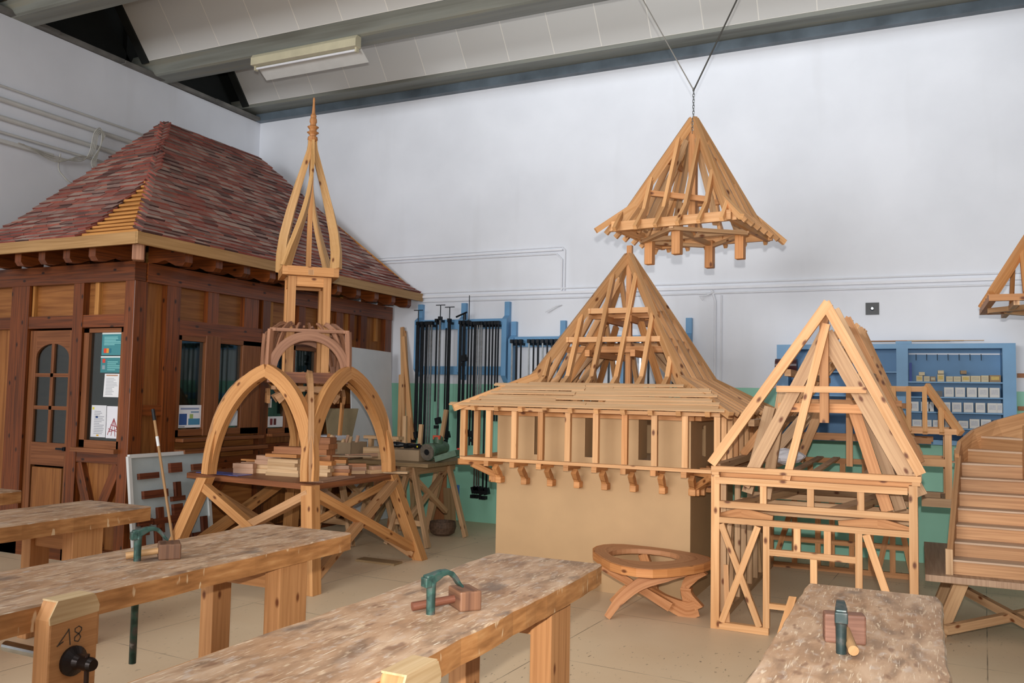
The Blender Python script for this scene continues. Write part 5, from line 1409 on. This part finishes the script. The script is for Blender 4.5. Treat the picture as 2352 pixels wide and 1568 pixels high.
zr = 1.876
for i, (x, w, h) in enumerate([(-.02, .06, .06), (.05, .055, .055), (.11, .05, .052), (.175, .062, .075), (.255, .062, .055), (.322, .066, .055), (.395, .075, .062), (.475, .088, .062), (.568, .066, .066), (.64, .10, .07)]):
    lab_box(x, zr, w, h, BEIGEB if i not in (2, 9) else CARD, nth(i, 'small beige box on the top shelf'), 'boxes on the top shelf', tag='c9b06a' if i % 3 == 0 else 'bdb49a')
for i, x in enumerate((.005, .18, .385)): lab_box(x, zr + .08 if x > .1 else zr + .062, .055, .035, CARD if x > .3 else BEIGEB, ['open flap box above the left end of the top shelf row', 'tall flap box standing above the third top shelf box', 'brown box perched above the middle of the top shelf row'][i], 'boxes perched on the top row', tag=None)
zr = 1.722
for i, x in enumerate((.235, .335, .44, .54, .64)): lab_box(x, zr, .088, .098, WHITEB, nth(i, 'white-labelled box on the second shelf'), 'boxes on the second shelf', tag='c6c8cc')
g = G(); g.box(.12, .22, yf + .04, yf + .14, zr + .0005, zr + .06); solo('screw_case', 'dark plastic case left of the white boxes on the second shelf', 'case', g, BLACKP, loc=(.17, yf + .09, zr))
zr = 1.57
for i, x in enumerate((-.085, .02, .09, .205, .305, .41, .515, .62, .70)): lab_box(x, zr, .085 if i not in (2, 8) else .05, .098, WHITEB, nth(i, 'white-labelled box on the third shelf'), 'boxes on the third shelf', tag='c2c5cb')
zr = z0 + .17
cb('shelf', -.095, x1 - .115, yf + .03, 9.98, 1.395, 1.409)
zr = 1.41
for i, x in enumerate((-.06, .03, .13, .24, .36, .46, .56)): lab_box(x, zr, .088, .095 if i > 4 else .075, WHITEB, nth(i, 'white-labelled box on the lowest shelf'), 'boxes on the lowest shelf', tag='c2c5cb')
lab_box(.665, zr, .09, .085, BLACKP, 'black box with a white label at the right end of the lowest shelf', None, tag='d0d0d0')
for i, x in enumerate((-.95, -.85, -.74, -.62, -.50, -.38)): lab_box(x, 1.57, .085, .085, WHITEB, nth(i, 'white-labelled box in the left bay of the blue cabinet'), 'boxes in the left cabinet bay', tag='c2c5cb')
lab_box(-1.0, 1.976, .05, .05, YELLOW, 'small yellow box in the left bay of the blue cabinet', None, tag=None)
lab_box(-.92, 1.976, .07, .06, BEIGEB, 'beige box beside the yellow one in the left cabinet bay', None, tag=None)
g = G(); g.box(-.085, -.06, yf + .06, yf + .2, 1.877, 2.07); solo('blue_folder', 'narrow blue folder standing at the left of the right cabinet bay', 'folder', g, plain('folder_blue', '3a4f94'), loc=(-.07, yf + .1, 1.877))
for i, (a, b_, c) in enumerate(((-.75, -.1, 0), (-.05, .60, .0), (.0, .42, .012), (-.5, .3, .024))):
    g = G(); g.box(a, b_, yf + .02 + .03 * i, yf + .05 + .03 * i, z1 + .0295, z1 + .036 + c * .3); solo('wood_strip', ['wood strip lying on the cabinet top, left half', 'wood strip lying on the cabinet top, right end', 'short wood strip on the cabinet top behind the long one', 'wood strip lying rearmost on the cabinet top'][i], 'wood strip', g, OFFC if i else LARCH, loc=((a + b_) / 2, yf + .05, z1 + .03))
# maroon rolls at the left end
for z, lab in ((2.03, 'dark maroon roll end beside the upper left of the blue cabinet'), (1.52, 'dark maroon roll lying before the lower shelves of the blue cabinet')):
    g = G(); g.tube([(-1.36 if z < 2 else -1.38, 9.5, z), (-1.0 if z < 2 else -1.16, 9.5, z)], .068, 20); g.tube([(-1.38, 9.5, z), (-1.36, 9.5, z)], .03, 12)
    T_ = solo('film_roll', lab, 'roll', g, MAROON, loc=(-1.2, 9.5, z))
    OFF[T_.name] = V((-1.2, 9.5, z)); g = G(); g.box(-1.3, -1.28, 9.5, 9.99, z - .02, z + .02); part(T_, 'bracket', g, BLACKM)
for z in (1.95, 1.62):
    g = G(); g.box(.90, 1.9, 9.965, 9.998, z - .022, z + .022); solo('wall_batten', ('upper' if z > 1.8 else 'lower') + ' brown batten on the wall right of the blue cabinet', 'batten', g, LARCH, loc=(1.4, 9.98, z))
# black plate with a round fitting
BP = thing('wall_plate_fitting', 'small black square plate with a round metal fitting on the white wall', 'wall fitting', (-.443, 9.98, 2.66))
g = G(); g.box(-.51, -.376, 9.985, 9.999, 2.596, 2.727); part(BP, 'plate', g, BLACKP)
g = G(); g.lathe([(.024, 0), (.024, .012), (.012, .02)], (-.443, 9.985, 2.662), (0, -1, 0), 16); part(BP, 'fitting', g, STEEL)
# ---------------------------------------------------------------- cable runs on the walls
def run(label, pts, r, m=PVC, group='conduits along the back wall', name='conduit', tray=False):
    g = G()
    if tray:
        for a, b_ in zip(pts, pts[1:]): g.bar(a, b_, .03, tray)
    else: g.tube(pts, r, 8)
    return solo(name, label, 'conduit', g, m, loc=pts[0], group=group)


yw = 9.965
run('flat cable tray running across the white back wall at the height of the racks', [(-6.55, yw, 2.965), (3.0, yw, 2.925)], 0, tray=.03)
run('thin conduit just below the long cable tray of the back wall', [(-6.5, yw + .01, 2.90), (3.0, yw + .01, 2.87)], .011)
run('thin conduit just above the long cable tray of the back wall', [(-6.3, yw + .01, 3.02), (3.0, yw + .01, 2.985)], .009)
run('upper cable tray on the back wall behind the kiosk roof and steeple', [(-7.2, yw, 3.50), (-4.05, yw, 3.50)], 0, tray=.022)
run('thin conduit under the upper cable tray of the back wall', [(-7.2, yw + .01, 3.46), (-4.14, yw + .01, 3.455), (-4.06, yw + .01, 3.38), (-4.06, yw + .01, 2.98)], .010)
run('outer of the bent thin conduits dropping to the long tray', [(-6.9, yw + .01, 3.535), (-4.06, yw + .01, 3.54), (-4.02, yw + .01, 3.5), (-4.02, yw + .01, 2.98)], .006)
run('left of the two upright conduits between the turret and house models', [(-2.17, yw + .01, 2.92), (-2.13, yw + .01, 2.80), (-2.13, yw + .01, 1.0)], .013)
run('right of the two upright conduits between the turret and house models', [(-2.06, yw + .01, 2.86), (-2.06, yw + .01, 1.0)], .010)
g = G(); g.tube([(-2.14, yw, 2.9), (-2.22, yw - .03, 2.86), (-2.3, yw - .05, 2.85), (-2.26, yw - .05, 2.80)], .008, 8); solo('loose_cable', 'stub of loose white cable ends above the upright conduits', 'cable', g, PVC, loc=(-2.2, yw, 2.86))
g = G(); g.tube([(-4.06, yw, 2.80), (-4.12, yw - .04, 2.78), (-4.25, yw - .06, 2.71)], .008, 8); solo('loose_cable', 'loose white cable end left of the turret peak', 'cable', g, PVC, loc=(-4.15, yw, 2.76))
# left wall
xw = -9.085
lz = []
for z, r, lab in ((4.93, .012, 'thin top conduit along the left wall'), (4.78, .028, 'thick upper pipe along the left wall'), (4.58, .028, 'thick middle pipe along the left wall'), (4.42, .016, 'slim pipe third from the top on the left wall')):
    g = G(); g.tube([(xw + .02, -2, z), (xw + .02, 9.2, z)], r, 10); solo('wall_pipe', lab, 'pipe', g, GREYW, loc=(xw, 4, z))
g = G(); g.box(xw - .01, xw + .05, -2, 6.55, 4.30, 4.34); solo('cable_tray', 'cable tray lowest of the runs on the left wall', 'cable tray', g, GREYW, loc=(xw, 3, 4.3))
for i in range(4):
    o = .02 * i; pts = [(xw + .06, 6.1 + o, 4.345), (xw + .07, 6.55, 4.31 - o), (xw + .08, 6.85, 4.33 + o), (xw + .08, 6.98 + o, 4.45), (xw + .09, 7.03 + o, 4.72), (xw + .09, 7.12 + o, 4.80 - o), (xw + .09, 7.13, 4.6), (xw + .08, 7.02 + o, 4.35), (xw + .07, 7.15, 4.25)]
    g = G(); g.tube(curve(pts, 6), .0065, 6); solo('loose_cable', ['grey cable looping over the thick pipe on the left wall, outermost', 'grey cable loop inside the outermost one on the left wall', 'pale cable loop third in the bundle on the left wall', 'innermost cable loop of the bundle on the left wall'][i], 'cable', g, CABLE, loc=(xw, 6.5, 4.4))
g = G(); g.tube(curve([(xw + .06, 6.62, 4.36), (xw + .04, 6.62, 4.20), (xw + .04, 6.68, 4.12), (xw + .04, 6.80, 4.06), (xw + .04, 6.98, 4.12), (xw + .05, 7.12, 4.3)], 6), .007, 6); solo('loose_cable', 'thin wire sagging below the cable tray on the left wall', 'cable', g, CABLE, loc=(xw, 6.5, 4.0))
# ---------------------------------------------------------------- fluorescent fitting under the roof beam
FL = thing('fluorescent_light', 'twin fluorescent batten light with open reflector under the roof gutter beam', 'ceiling light', (-6.4, 7.95, 5.6))
g = G(); g.prism([(7.83, 5.60), (7.83, 5.69), (7.86, 5.735), (7.94, 5.735), (7.94, 5.60)], (-7.32, 0, 0), (0, 1, 0), (0, 0, 1), (1.55, 0, 0)); part(FL, 'housing', g, CREAM, .004)
g = G(); g.prism([(7.95, 5.60), (8.10, 5.50), (8.105, 5.505), (7.955, 5.61)], (-7.30, 0, 0), (0, 1, 0), (0, 0, 1), (1.53, 0, 0)); part(FL, 'reflector', g, GREYW)
g = G(); g.tube([(-7.28, 7.90, 5.575), (-5.80, 7.90, 5.575)], .014, 12); part(FL, 'tube', g, PVC)
for x in (-7.29, -5.80): g = G(); g.box(x - .01, x + .012, 7.875, 7.925, 5.55, 5.602); part(FL, 'lampholder', g, CREAM)
# ---------------------------------------------------------------- trestle table behind the steeple model, with machine and boxes
TZ2 = .90


def trestle(label, x, y, h=.86, wid=.75):
    T = thing('trestle', label, 'trestle', (x, y, 0), group=None)
    for s in (-1, 1):
        for q in (-1, 1):
            g = G(); g.bar((x + q * .26, y + s * wid / 2, .005), (x + q * .03, y + s * (wid / 2 - .04), h - .02), .05, .06, (0, 1, 0)); part(T, 'leg', g, PINE_D)
    g = G(); g.bar((x, y - wid / 2 - .12, h - .05), (x, y + wid / 2 + .12, h - .05), .07, .10); part(T, 'top_rail', g, PINE_D)
    g = G(); g.bar((x - .2, y - wid / 2 + .03, .25), (x + .2, y - wid / 2 + .03, .25), .04, .06); part(T, 'stretcher', g, PINE_D)
    g = G(); g.bar((x, y - wid / 2 + .02, .28), (x, y + wid / 2 - .05, h - .1), .05, .05, (1, 0, 0)); part(T, 'brace', g, PINE_D)
    g = G(); g.bar((x, y + wid / 2 - .02, .28), (x, y - wid / 2 + .05, h - .1), .05, .05, (1, 0, 0)); part(T, 'brace', g, PINE_D)
    return T


trestle('pine trestle at the right end of the work table behind the steeple model', -5.02, 8.45, wid=.85)
trestle('pine trestle half hidden under the middle of the work table', -5.75, 8.1, wid=.85)
g = G(); g.box(-6.5, -4.74, 7.95, 8.75, .862, TZ2); solo('work_table_top', 'plain board tabletop on trestles behind the steeple model', 'tabletop', g, PLY, loc=(-5.6, 8.4, .862))
g = G(); g.prism([(-5.1, 8.76), (-4.55, 8.76), (-4.85, 9.45), (-5.3, 9.45)], (0, 0, .84), (1, 0, 0), (0, 1, 0), (0, 0, .025)); solo('side_board', 'thin board sticking out right of the work table', 'board', g, PLY, loc=(-4.9, 9.0, .84))
# leaning ladder-like frame of red-brown boards and plywood offcuts leaning below the table
g = G(); g.hexa((-5.60, 9.72, .42), (.09, 0, 0), (-.02, .03, .41), (0, .010, -.001)); solo('leaning_board', 'reddish board leaning below the work table end', 'board', g, LARCH, loc=(-5.6, 9.7, 0))
g = G(); g.hexa((-5.40, 9.62, .23), (.09, -.02, 0), (-.05, .06, .22), (.002, .009, -.002)); solo('leaning_board', 'grey plywood piece leaning against the green wall right of the trestle', 'board', g, PLY, loc=(-5.4, 9.6, 0))
g = G(); g.box(-5.60, -5.47, 9.985, 9.998, .25, .46); solo('blue_plate', 'blue rectangle fixed low on the green wall', 'plate', g, plain('flat_blue', '4a78b8'), loc=(-5.53, 9.99, .25))
# angle grinder like machine: big green casting with an open bore
MC = thing('green_machine', 'heavy green cast machine part with an open round bore on the table end', 'machine', (-4.82, 8.35, TZ2))
ax_ = V((.10, .97, .13)).normalized(); p = V((-4.93, 8.25, TZ2 + .105))
g = G(); g.lathe([(.085, -.0), (.098, .004), (.10, .03), (.094, .05), (.080, .10), (.075, .30), (.06, .34)], p, ax_, 26); part(MC, 'body', g, GREENM, smooth=False)
g = G(); g.lathe([(.092, -.012), (.092, .004), (.06, .006), (.058, .02), (.04, .022)], p, ax_, 26); part(MC, 'flange', g, plain('worn_metal', '8e8578', rough=.4, metal=.6, var=.3, nscale=25))
g = G(); g.lathe([(.034, -.014), (.034, -.010)], p, ax_, 20); part(MC, 'bore', g, BLACKP)
g = G(); g.lathe([(.055, 0), (.055, .08), (.03, .10)], p + ax_ * .20 + V((0, 0, .05)), (0, 0, 1), 18); part(MC, 'motor_housing', g, GREENM)
g = G(); g.hexa(p + ax_ * .21 + V((0, -.045, .13)), (.045, 0, 0), (0, .012, 0), (0, .0, .022)); part(MC, 'red_plate', g, plain('orange_plate', 'c75238'))
g = G(); g.hexa(p + V((.25, .02, -.03)), (.12, .02, .04), (.0, .06, 0), (-.01, 0, .03)); part(MC, 'base', g, GREENM)
g = G(); g.box(-4.60, -4.57, 8.33, 8.36, TZ2 + .13, TZ2 + .16); part(MC, 'knob', g, RED)
OFF_ = None
# circular saw-like black tool and clutter
BS = thing('black_toolbox', 'low cardboard tray with black power tools on the table', 'tray', (-5.15, 8.3, TZ2))
g = G(); g.box(-5.42, -5.02, 8.22, 8.5, TZ2 + .0005, TZ2 + .12); part(BS, 'tray_body', g, CARD)
for i, (x, y, z, r, l, a, lab, m_) in enumerate([(-5.36, 8.34, .165, .035, .13, .3, 'black power tool lying at the left of the cardboard tray', BLACKP), (-5.22, 8.36, .16, .03, .16, 1.2, 'black cordless tool with a white sticker on the tray', BLACKP), (-5.10, 8.34, .155, .028, .12, -.4, 'black tool with a yellow button at the right of the tray', BLACKP)]):
    T = thing('power_tool', lab, 'power tool', (x, y, TZ2 + z - r))
    d = V((math.cos(a), math.sin(a), 0)); g = G(); g.tube([V((x, y, TZ2 + z)) - d * l / 2, V((x, y, TZ2 + z)), V((x, y, TZ2 + z)) + d * l / 2], [r, r, r * .6], 12); part(T, 'body', g, m_)
    g = G(); g.bar(V((x, y, TZ2 + z)) - d * l * .3, V((x, y, TZ2 + z + .02)) - d * l * .3 + V((.05, -.03, 0)), .03, .03); part(T, 'grip', g, m_)
    if i: g = G(); g.hexa((x, y - r - .001, TZ2 + z), (.015 if i == 1 else .008, 0, 0), (0, .001, 0), (0, 0, .012 if i == 1 else .009)); part(T, 'sticker' if i == 1 else 'button', g, PAPER if i == 1 else YELLOW)
g = G(); g.box(-5.72, -5.46, 8.15, 8.4, TZ2 + .0005, TZ2 + .13); solo('pine_block', 'thick pale pine block standing on the table beside the cardboard box', 'wood block', g, OFFC, loc=(-5.6, 8.3, TZ2))
g = G(); g.box(-5.58, -5.36, 8.42, 8.55, TZ2 + .0005, TZ2 + .16); solo('pine_block', 'pale pine block behind the tray of power tools', 'wood block', g, OFFC, loc=(-5.47, 8.5, TZ2))
# open cardboard box with sticks in it
BX = thing('cardboard_box', 'open brown cardboard box filled with wood scraps on the work table', 'box', (-6.0, 8.1, TZ2))
x0, x1, y0, y1, z0, z1 = -6.28, -5.76, 7.97, 8.28, TZ2 + .0005, TZ2 + .185
for a in ((x0, x1, y0, y0 + .006), (x0, x1, y1 - .006, y1), (x0, x0 + .006, y0, y1), (x1 - .006, x1, y0, y1)):
    g = G(); g.box(a[0], a[1], a[2], a[3], z0, z1); part(BX, 'side', g, CARD)
g = G(); g.box(x0, x1, y0, y1, z0, z0 + .004); part(BX, 'bottom', g, CARD)
g = G(); g.hexa((x0 + .12, y0 - .03, z1 + .02), (.10, 0, 0), (0, .035, .03), (0, -.002, .002)); part(BX, 'flap', g, CARD)
rs = random.Random(5)
for i in range(9):
    x = x0 + .05 + .05 * i; g = G(); g.bar((x, y0 + .05 + rs.uniform(0, .1), z0 + .01), (x + rs.uniform(-.03, .05), y0 + .12 + rs.uniform(0, .08), z1 + rs.uniform(.015, .08)), .035, .018, (0, 1, 0))
    solo('wood_scrap', nth(i, 'wood scrap poking out of the open cardboard box'), 'wood scrap', g, rs.choice([OFFC, OFFP, OFFO]), loc=(x, y0 + .1, z0 + .01), group='scraps in the cardboard box')
g = G(); g.box(-6.62, -6.25, 8.30, 8.6, TZ2 + .0005, TZ2 + .23); solo('white_carton', 'white plastic-wrapped pack behind the cardboard box', 'pack', g, CLOTH, loc=(-6.4, 8.45, TZ2), bevel=.02)
g = G(); g.hexa((0, 0, .004), (.28, 0, 0), (0, .14, 0), (0, 0, .004)); solo('cardboard_sheet', 'flattened cardboard sheet on the right-hand offcut pile', 'cardboard', g, CARD, loc=(-5.18, 7.03, TOP + .165), rot=(0, .02, .7), local=True)
# trapezoid grey-green board and pine stick standing behind
g = G(); g.prism([(.05, 0), (.30, 0), (.42, .55), (-.02, .55)], (-6.46, 8.42, TZ2 + .001), (.45, .9, 0), (0, 0, 1), (.012, 0, 0)); solo('tapered_board', 'grey-brown tapered board standing behind the cardboard box', 'board', g, plain('hardboard', '86765a', rough=.8), loc=(-6.4, 8.6, TZ2))
g = G(); g.bar((-6.28, 8.44, TZ2 + .002), (-6.30, 8.52, TZ2 + .62), .03, .045, (0, 1, 0)); solo('pine_stick', 'upright pine stick leaning on the tapered board', 'stick', g, PINE_R, loc=(-6.28, 8.44, TZ2))
# white panel leaning against the kiosk
WP = thing('whiteboard_sheet', 'large white sheet panel leaning against the side of the kiosk', 'panel', (-6.38, 9.4, 0))
g = G(); g.hexa((-6.40, 9.32, 1.11), (0, .46, -.01), (-.06, 0, 1.10), (.006, 0, 0)); part(WP, 'sheet', g, plain('whiteboard', 'd4d6d8', rough=.5, var=.03))
for i, (x, y, xt, yt, zt) in enumerate(((-6.02, 9.55, -6.38, 9.93, 2.55), (-5.93, 9.62, -6.36, 9.95, 2.50), (-5.86, 9.66, -6.34, 9.90, 2.42), (-6.10, 9.5, -6.33, 9.85, 1.9))):
    g = G(); g.bar((x, y, .01), (xt, yt, zt), .035, .05, (1, 0, 0)); solo('pine_batten', ['long pine batten leaning in the corner beside the kiosk, leftmost', 'long pine batten leaning in the corner beside the kiosk, middle one', 'long pine batten leaning in the corner, nearest the clamps', 'short pine batten leaning before the long ones in the corner'][i], 'batten', g, PINE, loc=(x, y, 0))
for i, (x, y, xt, yt, zt) in enumerate(((-5.95, 9.42, -6.1, 9.62, 1.35), (-5.8, 9.42, -5.85, 9.62, 1.25), (-5.62, 9.45, -5.5, 9.65, 1.45))):
    g = G(); g.bar((x, y, .01), (xt, yt, zt), .04, .05, (1, 0, 0)); solo('pine_stick', ['upright pine stick behind the table, left one', 'upright pine stick behind the table, middle one', 'slanting pine stick behind the table, nearest the clamps'][i], 'timber', g, PINE_L, loc=(x, y, 0))
g = G(); g.box(-6.05, -5.55, 8.62, 8.74, TZ2 + .2, TZ2 + .235); g.box(-6.0, -5.95, 8.65, 8.7, TZ2, TZ2 + .2); g.box(-5.65, -5.6, 8.65, 8.7, TZ2, TZ2 + .2); solo('pine_stool_frame', 'small pine stand at the back of the work table', 'stand', g, PINE_L, loc=(-5.8, 8.68, TZ2))
# dark clutter stored under the table: beams leaning together
rs = random.Random(11)
for i in range(8):
    x = -6.3 + .10 * i; g = G(); g.bar((x + rs.uniform(-.12, .12), 8.95 + rs.uniform(-.1, .1), .01), (x + rs.uniform(-.25, .25), 9.25, .78), .055, .05, (1, 0, 0))
    solo('stored_beam', nth(i, 'short beam leaning beneath the work table'), 'timber', g, rs.choice([PINE_D, LARCH, PLY]), loc=(x, 8.95, 0), group='beams stored under the work table')
# basket
g = G(); g.lathe([(.09, 0), (.14, .03), (.16, .10), (.15, .16), (.14, .16), (.13, .06), (.0, .05)], (-5.06, 8.86, .001), (0, 0, 1), 24); solo('basket', 'dark round basket on the floor under the trestle', 'basket', g, plain('basket', '5c4636', rough=.7, var=.4, nscale=40), loc=(-5.06, 8.86, 0))
# ---------------------------------------------------------------- sample board of timber joints leaning on the kiosk
JB = thing('display_board', 'white framed board of dark timber joint samples leaning against the kiosk', 'display board', (-6.2, 5.9, .1))
o = V((-6.335, 5.57, .14)); ev = V((0, .93, 0)); ez = V((-.13, 0, .89)); n = ev.cross(ez).normalized()
g = G(); g.hexa(o + ev / 2 + ez / 2 - n * .008, ev / 2, ez / 2, n * .008); part(JB, 'backing_sheet', g, plain('joint_board', 'a9b3b4', rough=.5, var=.06))
for a, b_ in ((0, 0), (0, 1), (1, 0), (1, 1)):
    g = G()
    if a: g.bar(o + ez * b_ - n * -.006, o + ev + ez * b_ + n * .006, .035, .03, n)
    else: g.bar(o + ev * b_ + n * .006, o + ev * b_ + ez + n * .006, .035, .03, n)
    part(JB, 'frame_side', g, GREYW)
JW = wood('joint_wood', '6e3a22', '4a2212', knots=False)


def joint(label, rects):
    g = G()
    for u0, u1, v0, v1 in rects:
        g.hexa(o + ev * (u0 + u1) / 2 + ez * (v0 + v1) / 2 + n * .02, ev * (u1 - u0) / 2, ez * (v1 - v0) / 2, n * .018)
    solo('joint_sample', label, 'joint sample', g, JW, loc=o + ev * rects[0][0] + ez * rects[0][2])


joint('straight joint sample at the top left of the display board', [(.09, .33, .76, .82)])
joint('square joint block at the top middle of the display board', [(.48, .63, .80, .90)])
joint('straight joint sample at the top right of the display board', [(.78, .97, .80, .87)])
joint('carved straight sample in the second row of the display board', [(.13, .43, .56, .64)])
joint('T-shaped joint sample in the second row of the display board', [(.48, .65, .50, .55), (.53, .60, .55, .70)])
joint('cross joint at the left of the third row of the display board', [(.05, .22, .30, .36), (.10, .17, .20, .30), (.10, .17, .36, .46)])
joint('cross joint in the middle of the third row of the display board', [(.24, .42, .29, .35), (.29, .36, .20, .29), (.29, .36, .35, .46)])
joint('star-shaped joint at the right of the third row of the display board', [(.44, .66, .28, .36), (.49, .61, .18, .28), (.49, .61, .36, .47)])
joint('L-shaped joint at the bottom left of the display board', [(.05, .12, .0 + .03, .22), (.12, .22, .03, .10)])
joint('L-shaped joint second from the left in the bottom row', [(.25, .32, .03, .25), (.32, .41, .03, .10)])
joint('L-shaped joint at the right end of the bottom row', [(.86, .93, .08, .30), (.74, .86, .08, .14)])
joint('T-shaped joint in the bottom row hidden partly by the steeple leg', [(.62, .70, .08, .30)])
BR = thing('broomstick', 'long wooden handle with black tip leaning before the joint display board', 'stick', (-5.98, 5.68, 0))
a, b_ = V((-5.95, 5.72, .01)), V((-6.35, 5.72, 1.46)); d = (b_ - a)
g = G(); g.tube([a, a + d * .93], .012, 10); part(BR, 'handle', g, MALP)
g = G(); g.tube([a + d * .93, b_], .015, 10); part(BR, 'tip', g, BLACKP)
g = G(); g.tube([a + d * .77, a + d * .83], .0135, 10); part(BR, 'sticker', g, PAPER)
g = G(); g.box(-6.3, -5.55, 5.25, 5.45, .001, .025); solo('floor_plank', 'plank lying on the floor at the foot of the kiosk corner', 'plank', g, LARCH, loc=(-5.9, 5.3, 0)) if False else None
g = G(); g.box(-5.0, -4.55, 7.05, 7.2, .001, .02); solo('floor_plank', 'dark thin plank lying on the floor under the steeple model', 'plank', g, PLY, loc=(-4.8, 7.1, 0))
